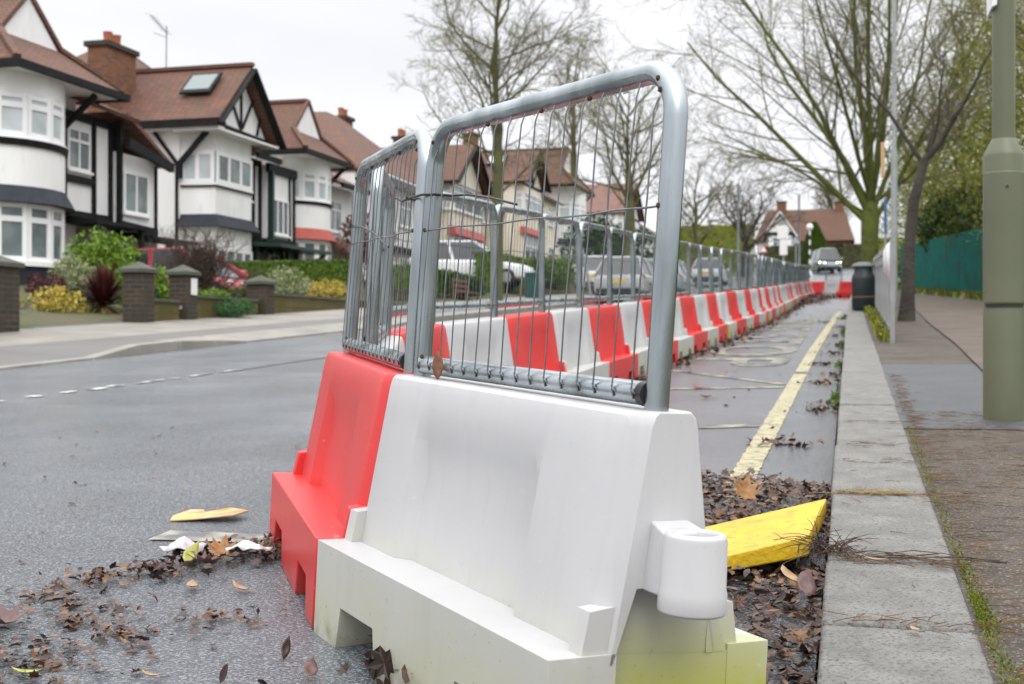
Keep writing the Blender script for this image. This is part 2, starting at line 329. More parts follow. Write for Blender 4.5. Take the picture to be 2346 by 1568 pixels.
# ------------------------------------------------------------------ ground, road, kerbs, pavements
def interp(x, pts):
    if x <= pts[0][0]: return pts[0][1]
    for (a, b), (c, d) in zip(pts, pts[1:]):
        if x <= c: return b + (d-b)*(x-a)/(c-a)
    return pts[-1][1]
LAT = [(-300,2.5),(-26,1.1),(-17,.85),(-11.3,.26),(-11,.16),(-8,-.07),(.3,-.07),(.45,.06),(3.1,.09),(9,.6),(40,1.2),(300,3)]
def hg(x, y): return gz(y) + interp(x, LAT)
def grid_ground():
    mb = MB(); xs = [-300,-120,-60,-40,-26,-22,-17,-14,-11.3,-11,-8,-3,0,.3,.45,1,2,3.1,4,6,9,15,40,120,300]
    ys = [-12,-6,0,3,6,10,14,18,22,26,30,35,40,45,50,55,70,90,110,130,150,160,200,300,500,800]
    for y in ys:
        for x in xs: mb.v.append((x, y, hg(x, y)))
    n = len(xs)
    for j in range(len(ys)-1):
        for i in range(n-1): mb.f.append((j*n+i, j*n+i+1, (j+1)*n+i+1, (j+1)*n+i))
    return mb
struct(grid_ground().build('ground', GRASSG, fix=False))
def strip(name, m, xl, xr, zl, zr, ys, parent=None):
    f = lambda q, y: q(y) if callable(q) else q
    mb = MB()
    for y in ys: mb.v += [(f(xl,y), y, gz(y)+f(zl,y)), (f(xr,y), y, gz(y)+f(zr,y))]
    for i in range(len(ys)-1): mb.f.append((2*i, 2*i+1, 2*i+3, 2*i+2))
    return struct(mb.build(name, m, fix=False))
def kx(y): return interp(y, [(-5,-.07),(20,-.06),(40,0),(56,.1),(60,4),(70,14),(160,16)])
YS = [-6,-3,0,3,6,9,12,15,18,21,24,28,32,36,40,45,50,55,56,60,70,80,90,105,120,135,150,160]
strip('road', ASPH, lambda y: interp(y, [(-6,-7.85),(60,-7.85),(80,-14),(160,-18)]), kx, 0, 0, YS)
strip('bus_lane', ASPH2, lambda y: interp(y,[(4.3,-1.0),(5.5,-1.9)]), lambda y: kx(y)-.002, .004, .004, [4.3,5.5,6,10,20,30,40,48])
# near kerb: wide granite stones with open joints
mb = MB(); y = -.6
ends = [.2, 1.02, 1.86, 2.57, 3.14, 4.09, 4.8, 5.29, 6.1, 6.95, 7.5, 8.3]
while ends[-1] < 55: ends.append(ends[-1] + R.choice([.62,.9,.9,.92,.75]))
for a, b in zip(ends, ends[1:]):
    j = R.uniform(-.004,.004); h = .118 + R.uniform(-.004,.004); xl = kx((a+b)/2)+.012+j; xr = .242 + j + (kx((a+b)/2)+.06)
    q = lambda x, yy, z: (x, yy, gz(yy)+z)
    a2, b2 = a+.007, b-.007
    mb.hexa([q(xl,a2,-.2),q(xr,a2,-.2),q(xr,b2,-.2),q(xl,b2,-.2),q(xl,a2,h),q(xr,a2,h),q(xr,b2,h),q(xl,b2,h)])
struct(mb.build('kerb', GRAN, bevel=.009, segs=2))
strip('pavement', PAVE, .20, 3.2, .106, .12, [-4,0,3,5.96])
strip('pavement', PATCH, .20, 3.2, .110, .122, [5.96,8,10.22])
strip('pavement', PAVE, lambda y: .20+kx(y)+.06, lambda y: 3.2 if y < 40 else interp(y,[(40,3.2),(56,2.4)]), .108, .12, [10.22,15,20,30,40,50,56])
mb = MB(); cp = [(.86,7.9),(3.15,6.6),(3.15,40),(2.2,46),(1.6,40),(1.08,19),(1.0,13)]
mb.quad(*[(x, y, gz(y)+.127) for x, y in cp]); struct(mb.build('concrete_pavement', CONC, fix=False))
# far pavement, with a dropped kerb and one raised length
kl = MB()
kh = lambda y: interp(y, [(12.2,.03),(12.7,.12),(14.4,.12),(15.1,.03),(21,.03),(23,.11)])
yy = 3.0
while yy < 60:
    h, h2 = kh(yy), kh(yy+.9)
    q = lambda x, y, z: (x, y, gz(y)+z)
    kl.hexa([q(-8.0,yy+.004,-.1),q(-7.85,yy+.004,-.1),q(-7.85,yy+.896,-.1),q(-8.0,yy+.896,-.1),q(-8.0,yy+.004,h),q(-7.85,yy+.004,h),q(-7.85,yy+.896,h2),q(-8.0,yy+.896,h2)]); yy += .9
struct(kl.build('far_kerb', KERBL, bevel=.012))
FY = [3+.9*i for i in range(63)]; kh2 = lambda y: kh(y)-.002
strip('far_pavement', PAVL, -11.1, -9.2, .21, .13, FY)
strip('far_pavement', PAVL2, -9.2, -8.45, .13, .10, FY[12:])
strip('far_pavement', PAVL, -8.45, -7.99, .10, kh2, FY[12:])
strip('far_pavement', PAVL2, -9.2, -7.99, .13, kh2, FY[:13])
mb = MB(); mb.quad(*[(x, y, hg(x,y)+.03) for x, y in [(-11.05,15.5),(-11.05,18.2),(-14.5,18.6),(-14.5,15.3)]]); struct(mb.build('driveway', PATCH, fix=False))

# painted markings
def mark(name, m, pts, wd, dz=.008):
    mb = MB(); P0 = [Vector(p) for p in pts]; Q = []      # ragged, trodden edges
    for a, b in zip(P0, P0[1:]):
        n = max(1, int((b-a).length/.035)) if wd > .06 and (b-a).length < 9 else 4
        Q += [a.lerp(b, i/n) for i in range(n)]
    pts = Q + [P0[-1]]
    for i, (x, y) in enumerate(pts):
        a = Vector(pts[max(i-1,0)]); b = Vector(pts[min(i+1,len(pts)-1)]); d = (b-a).normalized(); n = Vector((-d.y, d.x))*wd/2; k1, k2 = 1+R.uniform(-.09,.07), 1+R.uniform(-.09,.07)
        mb.v += [(x+n.x*k1, y+n.y*k1, gz(y+n.y*k1)+dz), (x-n.x*k2, y-n.y*k2, gz(y-n.y*k2)+dz)]
    for i in range(len(pts)-1): mb.f.append((2*i, 2*i+1, 2*i+3, 2*i+2))
    return struct(mb.build(name, m, fix=False))
mark('yellow_line', YPAINT, [(-.41,4.6),(-.405,6),(-.395,8),(-.385,10.5)], .105)
mark('yellow_line', YPAINT, [(-.383,10.75),(-.37,14),(-.33,18),(-.28,23),(-.2,29)], .105)
mark('yellow_line', WORN, [(-1.5,8.95),(-.45,9.28)], .1)
mark('yellow_line', WORN, [(-1.2,6.55),(-.46,6.88)], .11)
mark('yellow_line', WORN, [(-1.5,10.9),(-.45,9.5)], .08)
mb = MB(); y = 2.0
while y < 10.4:      # worn down to separate dabs of thermoplastic
    L = R.uniform(.08,.42); x = interp(y, [(2,-5.75),(7.6,-5.7),(10.4,-5.45)]); w_ = R.uniform(.03,.055); o = R.uniform(-.02,.02)
    pts = [(x+o-w_,y),(x+o+w_*.8,y+R.uniform(-.02,.02)),(x+o+w_,y+L*.5),(x+o+w_*.7,y+L),(x+o-w_*.8,y+L*.95),(x+o-w_*.9,y+L*.4)]
    mb.quad(*[(px,py,gz(py)+.007) for px, py in pts]); y += L + R.uniform(.06,.30)
struct(mb.build('centre_line', WPAINT, fix=False))
mark('road_joint', mat('tar_joint', (.03,.031,.033), .35), [(-5.44,10.5),(-5.35,14),(-5.3,22),(-5.25,40)], .05, .004)
tx = bpy.data.curves.new('bus_stop_marking', 'FONT'); tx.body = 'BUS STOP'; tx.size = 1.45; tx.extrude = 0; tx.offset = .025; tx.space_character = 1.1
to = bpy.data.objects.new('bus_stop_tmp', tx); COL.objects.link(to); bpy.context.view_layer.update()
me = bpy.data.meshes.new_from_object(to.evaluated_get(bpy.context.evaluated_depsgraph_get())); bpy.data.objects.remove(to)
xm = max(v.co.x for v in me.vertices); k = 12.0/xm
for v in me.vertices:
    x = -1.42 + v.co.y*.86; yv = 23.4 - v.co.x*k; v.co = (x, yv, gz(yv)+.009)
to = bpy.data.objects.new('bus_stop_lettering', me); COL.objects.link(to); me.materials.append(WORN); struct(to)

# ------------------------------------------------------------------ barriers
def ords(n):
    o = ['first','second','third','fourth','fifth','sixth','seventh','eighth','ninth','tenth','eleventh','twelfth','thirteenth','fourteenth','fifteenth','sixteenth','seventeenth','eighteenth','nineteenth']
    if n <= 19: return o[n-1]
    t = {2:('twenty','twentieth'),3:('thirty','thirtieth'),4:('forty','fortieth')}[n//10]
    return t[1] if n % 10 == 0 else t[0] + '-' + o[n % 10 - 1]
BL, BH, HL = 1.066, .597, .213
def barrier_mesh(name, socket):
    """One moulded water-filled barrier: footed base with fork slots, ledge, tapering wall with a recessed panel."""
    mb = MB(); h = BL/2; e = .49 if socket else h
    def profile(x1, slots, y0, y1):
        p = [(-h,0)]
        for a, b in slots: p += [(a,0),(a+.018,.092),(b-.018,.092),(b,0)]
        p += [(x1,0),(x1,HL),(-h,HL)]
        mb.prism([(x,y0,z) for x, z in p], (0,y1-y0,0))
    profile(h, [(-.39,-.165),(.19,.40)], -.215, -.09)
    if socket: profile(e, [(-.39,-.165),(.19,.40)], -.0899, .1299); profile(h, [(-.39,-.165),(.19,.40)], .13, .215)
    else: profile(h, [(-.39,-.165),(.19,.40)], -.0899, .215)
    zl = [.195,.24,.30,.40,.47,.52,.572,.590,BH]
    def sect(x, zmin, inset):
        L = []; B = []
        for side, z in [(0, z) for z in zl] + [(1, z) for z in zl]:
            z2 = max(z, zmin) if side else z; t = (z2-.2)/(BH-.2); yh = .131 + (.070-.131)*t - inset
            if z2 > .58: yh -= .010*((z2-.58)/.017)**2
            S = max(0, min(1, (.275-abs(x+.02))/.035)); T = 1 if z2 < .43 else max(0, 1-(z2-.43)/.085)
            (B if side else L).append((yh - .027*S*T, z2))
        return [(x,-a,z) for a, z in L] + [(x,a,z) for a, z in reversed(B)] + [(x,-.058,max(zl[0],zmin)),(x,-.097,zl[0])]
    st = [(-h,0,.03),(-h+.035,0,.004),(-h+.05,0,0),(-.297,0,0),(-.258,0,0),(0,0,0),(.218,0,0),(.257,0,0),(.42,0,0)]
    rings = [sect(*q) for q in st]
    if socket:
        rings += [sect(.485,0,0), sect(.49,0,.002), sect(.4903,.315,.002), sect(h-.03,.315,.008), sect(h-.008,.315,.022), sect(h,.315,.03)]
    else: rings += [sect(h-.05,0,0), sect(h-.035,0,.004), sect(h,0,.03)]
    mb.loft(rings)
    if socket:   # the two cheeks either side of the hollow end
        mb.prism([(.486,-.088,.001),(h-.0012,.1305,.001),(.486,.1305,.001)], (0,0,.20))
        mb.loft([[(.486,-.088,.2005),(h-.0012,.128,.2005),(.486,.128,.2005)],[(.486,-.07,.33),(h-.004,.085,.33),(.486,.098,.33)]])
    for sx in (-1, 1):
        for sy in (-1, 1):
            x0, x1 = (h-.044, h-.006) if sx > 0 else (-h+.004, -h+.045)
            mb.hexa([(x0,sy*.09,.2),(x1,sy*.09,.2),(x1,sy*.155,.2),(x0,sy*.155,.2),(x0,sy*.09,.288),(x1,sy*.09,.288),(x1,sy*.140,.282),(x0,sy*.140,.282)])
    return mb
def lug_mesh():
    mb = MB(); O = (BL/2+.070, .0, -.010)
    mb.lathe([(.040,.298),(.053,.300),(.0545,.306),(.0540,.335),(.0520,.340),(.0505,.415),(.0480,.424),(.0415,.427),(.0345,.424),(.0325,.415),(.031,.404),(.0004,.402)], O, 36)
    mb.hexa([(BL/2-.02,-.046,.312),(BL/2+.06,-.046,.312),(BL/2+.06,.046,.312),(BL/2-.02,.046,.312),(BL/2-.02,-.034,.428),(BL/2+.045,-.042,.412),(BL/2+.045,.042,.412),(BL/2-.02,.034,.428)])
    return mb
MESHB = {}
def pose(hx, hy, ang, lean):
    """stands on the sloping road, tipped about its front foot"""
    sl = math.atan(SLOPE) if hy < 55 else 0
    return Matrix.Translation((hx, hy, gz(hy))) @ Matrix.Rotation(sl, 4, 'X') @ Matrix.Rotation(ang, 4, 'Z') @ Matrix.Translation((0,-.215,0)) @ Matrix.Rotation(-lean, 4, 'X') @ Matrix.Translation((0,.215,0))
def barrier(color, hx, hy, ang, label, group, first_meshes={}, lean=0):
    """ang: compass of the long axis; local +X is the end with the connecting lug"""
    mm = W_PL if color == 'white' else R_PL
    root = thing('traffic_barrier', label, 'barrier', (hx, hy, gz(hy)), group, local=True)
    M = pose(hx, hy, ang, lean); root.rotation_euler = M.to_euler(); root.location = M.to_translation()
    sock = color+('S' if first_meshes.get('socket') else '')
    if sock not in MESHB:
        a = barrier_mesh('b', 'S' in sock).build('body', mm, root, bevel=.008, segs=3); b = lug_mesh().build('connecting_lug', mm, root, bevel=.004, smooth=40)
        MESHB[sock] = (a, b)
    else:
        for s in MESHB[sock]:
            c = s.copy(); c.parent = root; COL.objects.link(c)
    return root
# mesh panels that plug into the tops of the barriers
MESHP = {}
PW, PH = .478, .592
def panel_parts(kind, root):
    if kind in MESHP:
        for s in MESHP[kind]: copy_tree(s, root)
        return
    det = kind == 'near'; n = 18 if det else 8; r = .0205
    c = .085; path = [(-PW,0,-.12),(-PW,0,.02),(-PW,0,PH-r-c)]
    for i in range(1,8): t = pi/2*i/8; path.append((-PW+c-c*cos(t), 0, PH-r-c+c*sin(t)))
    path += [(-PW+c,0,PH-r),(0,0,PH-r),(PW-c,0,PH-r)]
    for i in range(1,8): t = pi/2*i/8; path.append((PW-c+c*sin(t), 0, PH-r-c+c*cos(t)))
    path += [(PW,0,PH-r-c),(PW,0,.02),(PW,0,-.12)]
    fr = MB().tube(path, r, n).build('frame', GALV, root, smooth=50)
    ry, rz = -.007, .026
    ra = MB().tube([(-PW+.018,ry,rz),(0,ry,rz),(PW-.026,ry,rz)], .0205, n).build('bottom_rail', GALV, root, smooth=50)
    cp = MB().tube([(PW-.029,ry,rz),(PW-.010,ry,rz)], .0212, n).build('end_cap', BLK, ra, smooth=50)
    mb = MB(); nw = 16; wr = .0016 if det else .0019; wn = 6 if det else 3
    for i in range(nw):
        x = -PW+.035 + (2*PW-.07)*i/(nw-1); dx = R.uniform(-.0025,.0025); zz = PH-.043
        if i in (0, nw-1): zz = PH-.075
        p = [(x,-.012,zz+.004),(x+R.uniform(-.003,.003),-.0195,zz-.02)]
        for k in range(1,6): p.append((x+dx*k/6+R.uniform(-.0008,.0008), -.0205-.010*(k/6)+R.uniform(-.001,.001), zz-.02-(zz-.09)*k/6))
        p += [(x+dx,ry-.0225,.048),(x+dx,ry-.0232,.030),(x+dx+.002,ry-.020,.016)]
        mb.tube(p, wr, wn)
        if det: mb.tube([(x+dx-.004,ry-.0225,.034),(x+dx+.004,ry-.0235,.029),(x+dx+.009,ry-.021,.025)], wr, 5)
    p = [(-PW+.004,-.019,.335)]+[(-PW+.1+.83*k/9,-.027+.002*sin(k*2.1),.334+.002*sin(k*1.7)) for k in range(10)]+[(PW-.004,-.019,.337)]
    mb.tube(p, wr*1.15, wn)
    wi = mb.build('wire_mesh', WIRE, root, smooth=60, fix=False)
    L = [fr, ra, wi]
    if det:
        mb = MB()
        for x, z in [(-PW+.004,.336),(PW-.005,.338),(-PW+.02,PH-.055),(PW-.022,PH-.06),(-.18,PH-.045),(.05,PH-.045),(.23,PH-.045),(PW-.03,PH-.04),(-PW+.035,.045)]:
            mb.lathe([(.0015,-.005),(.0042,-.003),(.0045,.003),(.0015,.005)], (x,-.0195,z), 7)
        L.append(mb.build('weld_rust', RUST, root, smooth=60))
        mb = MB(); rd = random.Random(4)
        for i in range(26):
            x = -PW+.1+(2*PW-.2)*rd.random(); s = rd.uniform(.0014,.0026); mb.lathe([(.0003,-s*1.5),(s*.8,-s),(s,0),(s*.7,s*.8)], (x,rd.uniform(-.006,.004),PH-.0414-s*.3), 6)
        L.append(mb.build('water_drops', WATER, root, smooth=80))
    MESHP[kind] = L
def panel(kind, hx, hy, ang, lean, label, group, roll=0, dz=0, tip=0):
    root = thing('mesh_panel', label, 'fence panel', (hx, hy, gz(hy)), group, local=True)
    M = pose(hx, hy, ang, tip) @ Matrix.Translation((0,0,BH+dz)) @ Matrix.Rotation(-lean, 4, 'X') @ Matrix.Rotation(roll, 4, 'Y')
    root.rotation_euler = M.to_euler(); root.location = M.to_translation()
    panel_parts(kind, root); return root

def pt(c, ang, t): return (c[0]+cos(ang)*t, c[1]+sin(ang)*t)
GB = 'red and white barriers closing off the bus lane'; GP = 'wire mesh panels standing on the barriers'
P = 1.045
c0 = (-.664, 2.436); a0 = radians(-47.2); T0, T1, T2 = radians(4.07), radians(4), radians(2.5)
barrier('white', c0[0], c0[1], a0, 'large white plastic barrier nearest the camera, its foot stained yellow-green', GB, dict(socket=1), T0)
j = pt(c0, a0, -P/2); a1 = radians(-59); c1 = pt(j, a1, -P/2)
barrier('red', c1[0], c1[1], a1, 'nearest red plastic barrier, hooked to the left of the large white one', GB, {}, T1)
j = pt(c1, a1, -P/2); a2 = radians(-72); c2 = pt(j, a2, -P/2); c2 = (c2[0]+.085, c2[1]+.02)
barrier('white', c2[0], c2[1], a2, 'white barrier half hidden behind the nearest red barrier', GB, {}, T2)
panel('near', c0[0], c0[1], a0, radians(1), 'steel mesh panel on the large white barrier, nearest the camera', GP, tip=T0)
panel('near', c1[0], c1[1], a1, radians(1), 'steel mesh panel leaning on the nearest red barrier', GP, tip=T1)
panel('near', c2[0], c2[1], a2, radians(.5), 'steel mesh panel on the half hidden white barrier at the bend', GP, tip=T2)
def rowx(y): return interp(y, [(4,-1.93),(6,-1.93),(10,-1.84),(16,-1.70),(21,-1.57),(25,-1.56),(39,-1.62),(44,-1.56),(49,-1.45)])
j = pt(c2, a2, -P/2); k = 0; ROW = []
cnt = {'red': 0, 'white': 0}
wh = {15,19,23,24,29,30,36}
while j[1] < 48.3:
    y1 = j[1] + P; x1 = rowx(y1); d = Vector((x1-j[0], y1-j[1])).normalized()*P
    nx = (j[0]+d.x, j[1]+d.y); cc = ((j[0]+nx[0])/2, (j[1]+nx[1])/2); ang = math.atan2(-d.y, -d.x)
    col = 'white' if (k % 2 == 1 or k in wh) else 'red'; cnt[col] += 1
    barrier(col, cc[0], cc[1], ang + R.uniform(-.03,.03), f'{ords(cnt[col])} {col} barrier along the straight row, counted from the bend', GB, {}, R.uniform(-.004,.022))
    panel('far', cc[0], cc[1], ang + R.uniform(-.045,.045), R.uniform(-.03,.03), f'{ords(k+1)} mesh panel along the straight row, counted from the bend', GP, roll=R.uniform(-.012,.012), dz=max(0,.05-.006*k))
    ROW.append(cc); j = nx; k += 1
# the three that close the lane at the far end
q = [(j[0]+.45, j[1]+.35), (j[0]+1.2, j[1]-.05), (j[0]+1.95, j[1]-.35)]
FAR = [(-1.12,48.85),(-.56,48.1),(0.0,47.3)]
for (fx, fy), (col, lb) in zip(FAR, [('red','red barrier turning across the far end of the lane'),('white','white barrier across the far end of the lane, between two red ones'),('red','red barrier at the far end of the lane, beside the black bin')]):
    barrier(col, fx, fy, radians(-54), lb, GB)
panel('far', -.56, 48.1, radians(-54), 0, 'mesh panel crossing the far end of the lane', GP)

# black cable ties
def tie(name, pts, label, heads):
    mb = MB(); mb.tube(pts, .0028, 6)
    o = mb.build(name, BLK, loc=pts[0], smooth=60); tag(o, label, 'cable tie', 'black cable ties on the mesh panels')
    hb = MB()
    for hq in heads: hb.box(hq[0]-.006,hq[0]+.006,hq[1]-.004,hq[1]+.004,hq[2]-.004,hq[2]+.004)
    h = hb.build('locking_head', BLK, o); return o
# two ties on the near panels: measured at the joint between the first two, and at the far post of the second
def on_panel(c, ang, tip, x, y, z):
    return pose(c[0], c[1], ang, tip) @ Matrix.Translation((0,0,BH)) @ Vector((x, y, z))
A = lambda x, y, z: on_panel(c0, a0, T0, x, y, z); B = lambda x, y, z: on_panel(c1, a1, T1, x, y, z)
zt = .415
loop = [A(-PW+.024,0,zt+.004), A(-PW+.008,-.025,zt+.002), B(PW-.012,-.026,zt), B(PW-.03,-.006,zt-.003), B(PW-.02,.024,zt), A(-PW+.02,.024,zt+.004), A(-PW+.024,0,zt+.004)]
tie('cable_tie', loop + [A(-PW+.05,.03,zt+.002), A(-PW+.14,.03,zt-.002), A(-PW+.25,.032,zt-.016), A(-PW+.36,.035,zt-.036)], 'black cable tie lashing the two nearest panels together, long tail to the right', [B(PW-.028,-.022,zt)])
tie('cable_tie', [B(PW-.028,-.024,zt), B(PW-.07,-.03,zt-.004), B(PW-.13,-.03,zt+.006), B(PW-.17,-.03,zt+.01)], 'short pointed tail of a black cable tie left of the middle post', [B(PW-.03,-.024,zt)])
zt = .395
tie('cable_tie', [B(-PW-.02,.01,zt+.01), B(-PW-.03,-.012,zt+.006), B(-PW-.01,-.027,zt), B(-PW+.10,-.03,zt-.01), B(-PW+.3,-.03,zt-.02), B(-PW+.5,-.03,zt-.045), B(-PW+.72,-.028,zt-.09)], 'black cable tie round the far post of the second panel, tail pointing right', [B(-PW+.1,-.03,zt-.01)])
D = lambda x, y, z: on_panel(c2, a2, T2, x, y, z)
tie('cable_tie', [D(-PW,-.026,.34), D(-PW+.15,-.03,.335), D(-PW+.4,-.03,.32), D(-PW+.62,-.03,.29), D(-PW+.8,-.03,.26)], 'lower black cable tie on the panel behind, seen through the wires', [D(-PW+.2,-.03,.333)])

# ------------------------------------------------------------------ leaves and litter
def leaf_shape(kind, s):
    if kind == 'lobed':
        o = [(0,-.45),(.10,-.28),(.38,-.34),(.30,-.12),(.52,.02),(.30,.10),(.36,.34),(.14,.26),(0,.58),(-.14,.26),(-.36,.34),(-.30,.10),(-.52,.02),(-.30,-.12),(-.38,-.34),(-.10,-.28)]
    elif kind == 'oval': o = [(0,-.55),(.14,-.34),(.22,-.05),(.18,.22),(.08,.45),(0,.6),(-.08,.45),(-.18,.22),(-.22,-.05),(-.14,-.34)]
    else: o = [(0,-.5),(.2,-.3),(.26,.0),(.15,.3),(0,.5),(-.18,.28),(-.24,-.05),(-.16,-.32)]
    return [(x*s, y*s) for x, y in o]
def add_leaf(mb, p, s, kind, tilt=.35, curl=.5, rnd=R):
    o = leaf_shape(kind, s); rot = Euler((rnd.gauss(0,tilt), rnd.gauss(0,tilt), rnd.uniform(0,6.28))).to_matrix()
    cx, cy = rnd.uniform(-curl,curl)*4/s*.25, rnd.uniform(-curl,curl)*4/s*.25
    f = lambda x, y: rot @ Vector((x, y, cx*x*x + cy*y*y + abs(x)*rnd.uniform(.0,.25)))
    vs = [Vector(p) + f(0, 0)] + [Vector(p) + f(x, y) for x, y in o]
    n = len(o); mb.add(vs, [(0, 1+i, 1+(i+1) % n) for i in range(n)])
def litter(name, label, n, where, smin=.025, smax=.06, m=None, pile=.0, tilt=.35, kinds=('lobed','oval','bit')):
    mb = MB(); rnd = random.Random(name + label)
    for i in range(n):
        x, y, h = where(rnd)
        add_leaf(mb, (x, y, gz(y)+.006+h), rnd.uniform(smin,smax), rnd.choice(kinds), tilt, .6, rnd)
    o = mb.build(name, m or L_BROWN, fix=False); return tag(o, label, 'leaf litter', kind='stuff')
def heap(x0, x1, y0, y1, hmax, edge=.15):
    def f(r):
        while 1:
            x, y = r.uniform(x0,x1), r.uniform(y0,y1); 
            q = min((x-x0)/(x1-x0+1e-6), (x1-x)/(x1-x0+1e-6), 1)*2; 
            t = min(1, (y-y0)/edge/(y1-y0), (y1-y)/edge/(y1-y0))
            return x, y, hmax*min(1,q*1.6)*t*r.random()
    return f
def spots(L, spread=.3, h=.012):
    def f(r):
        x, y, s = r.choice(L); a = r.uniform(0,6.28); d = abs(r.gauss(0,s)); return x+cos(a)*d*1.3, y+sin(a)*d*.8, h*r.random()
    return f
litter('leaf_litter', 'wet brown leaves heaped in the gutter beside the granite kerb', 2600, heap(-.62,-.055,1.2,3.6,.06), .014, .046, pile=1, tilt=.34)
litter('leaf_litter', 'mound of brown leaves behind the yellow ramp, at the end of the yellow line', 2200, heap(-.95,-.06,3.75,4.98,.075), .016, .05, tilt=.4)
litter('leaf_litter', 'dark leaves caught under the foot of the large white barrier', 260, spots([(-.30,1.98,.10),(-.36,2.1,.1),(-.75,2.35,.12),(-.85,2.42,.08),(-.62,2.2,.1)],h=.05), .03, .07, L_BROWND, tilt=.7)
litter('leaf_litter', 'patch of wet leaves by the foot of the nearest red barrier', 800, spots([(-1.62,3.35,.10),(-1.72,3.42,.09),(-1.50,3.38,.08),(-1.62,3.52,.06),(-1.83,3.30,.06),(-1.85,3.12,.08),(-1.95,3.0,.08),(-1.42,3.6,.05)],h=.03), .012, .04, tilt=.45)
litter('leaf_litter', 'loose patch of wet leaves on the road at the lower left', 620, spots([(-1.87,2.75,.12),(-1.98,2.82,.08),(-1.76,2.62,.08),(-1.75,2.45,.12),(-1.62,2.32,.10),(-1.80,2.35,.10),(-1.6,2.55,.10),(-1.68,2.2,.1),(-1.45,2.72,.08)],h=.012), .010, .036, tilt=.28)
def scat(r): x = r.uniform(-4.5,-.9); y = r.uniform(2.0,6.5); return (x, y, 0)
litter('leaf_litter', 'single leaf scraps scattered over the wet road', 150, scat, .008, .032, tilt=.3)
def base(r):
    y = r.uniform(5.4,46); return (rowx(y)+.20+abs(r.gauss(0,.11)), y, .02*r.random())
litter('leaf_litter', 'fallen leaves blown against the feet of the barrier row', 1500, base, .03, .085, tilt=.5)
litter('leaf_litter', 'deep drift of dead leaves at the far end of the lane', 900, lambda r: ((lambda y: (rowx(y)+.25+abs(r.gauss(0,.32)), y, .12*r.random()))(r.uniform(36,47.5))), .05, .11, L_BROWN, tilt=.7)
litter('leaf_litter', 'clumps of leaves along the lane side of the kerb', 520, spots([(-.16,7.6,.10),(-.12,8.0,.08),(-.17,9.6,.10),(-.12,10.4,.08),(-.2,11.6,.09),(-.14,13.2,.1),(-.12,14.8,.1),(-.17,17,.12),(-.1,20,.1),(-.4,22,.2),(-.12,24,.1),(-.3,6.1,.1)],h=.03), .02, .055, tilt=.5)
litter('leaf_litter', 'odd leaves lying out on the closed lane', 90, lambda r: (r.uniform(-1.55,-.15), r.uniform(5.2,30), .0), .02, .06, tilt=.3)

# single leaves and scraps that stand out
def one(name, label, cat, pos, size, kind, m, rot, group=None, curl=.3):
    mb = MB(); r = random.Random(label); o = leaf_shape(kind, size); Rm = Euler(rot).to_matrix()
    n = len(o); vs = [Rm @ Vector((0,0,0))] + [Rm @ Vector((x, y, curl*(x*x*3 + y*y*2)/size + .12*abs(x))) for x, y in o]
    inner = [Rm @ Vector((x*.5, y*.5, curl*(x*x*3+y*y*2)/size*.25)) for x, y in o]
    V = [v + Vector(pos) for v in vs + inner]
    F = [(0, n+1+i, n+1+(i+1)%n) for i in range(n)] + [(n+1+i, 1+i, 1+(i+1)%n, n+1+(i+1)%n) for i in range(n)]
    mb.add(V, F); 
    o2 = mb.build(name, m, loc=pos, smooth=50, fix=False); s = o2.modifiers.new('thickness','SOLIDIFY'); s.thickness = .0008
    tag(o2, label, cat, group)
    sm = MB(); d = Rm @ Vector((0,-1,0)); p0 = Vector(pos)+Rm @ Vector((0,-size*.45,0)); sm.tube([p0, p0+d*size*.25+Vector((0,0,.002)), p0+d*size*.45+Vector((.004,0,.004))], .0009, 5).build('stalk', L_DEADS, o2)
    return o2
L_DEADS = mat('leaf_stalk', (.10,.05,.03), .7)
LM = lambda n, c, c2: mat(n, c, .42, col2=c2, scale=40, spec=.4)
lb = LM('russet_leaf', (.20,.085,.04), (.12,.05,.028)); lo_ = LM('orange_leaf', (.32,.15,.04), (.18,.08,.03)); ly = LM('yellow_green_leaf', (.40,.42,.10), (.28,.30,.06)); lt = LM('tan_leaf', (.42,.27,.15), (.30,.18,.10)); lp = LM('mauve_brown_leaf', (.15,.085,.075), (.10,.055,.05)); ld = LM('blackened_leaf', (.03,.018,.016), (.05,.03,.022))
GL = 'separate fallen leaves'
p = A(-.315, -.036, .030)
one('fallen_leaf', 'russet leaf stuck upright on the bottom rail of the nearest panel', 'leaf', p, .058, 'oval', lb, (radians(82), 0, radians(10)), GL, .1)
def gl(label, px, sz, kind, m, rot, h=.012): one('fallen_leaf', label, 'leaf', (px[0], px[1], gz(px[1])+h), sz, kind, m, rot, GL)
gl('large orange-brown lobed leaf standing among the litter beside the red barrier', (-1.74,3.30), .10, 'lobed', lo_, (.5,.15,.4), .03)
gl('mauve-brown leaf lying in front of the orange-brown lobed one', (-1.74,3.20), .10, 'lobed', lp, (.2,.1,2.2), .02)
gl('pale green split leaf propped on the white tissue', (-1.80,3.22), .085, 'oval', ly, (.5,.5,.3), .035)
gl('yellow-green leaf lying flat at the bottom left of the road', (-1.62,2.24), .055, 'oval', ly, (.05,.05,1.9))
gl('pink-tan leaf on the wet road right of the leaf patch', (-1.52,2.98), .06, 'oval', lt, (.2,.1,1.2))
gl('tan curled leaf on the road between the patch and the red barrier', (-1.66,2.98), .06, 'bit', lt, (.1,.1,.5))
gl('big mauve leaf with notched edge at the left end of the leaf patch', (-1.93,2.56), .13, 'lobed', lp, (.1,.05,1.4))
gl('black leaf scrap standing on edge on the road near the white barrier', (-1.16,2.48), .045, 'oval', ld, (1.2,.3,.6), .022)
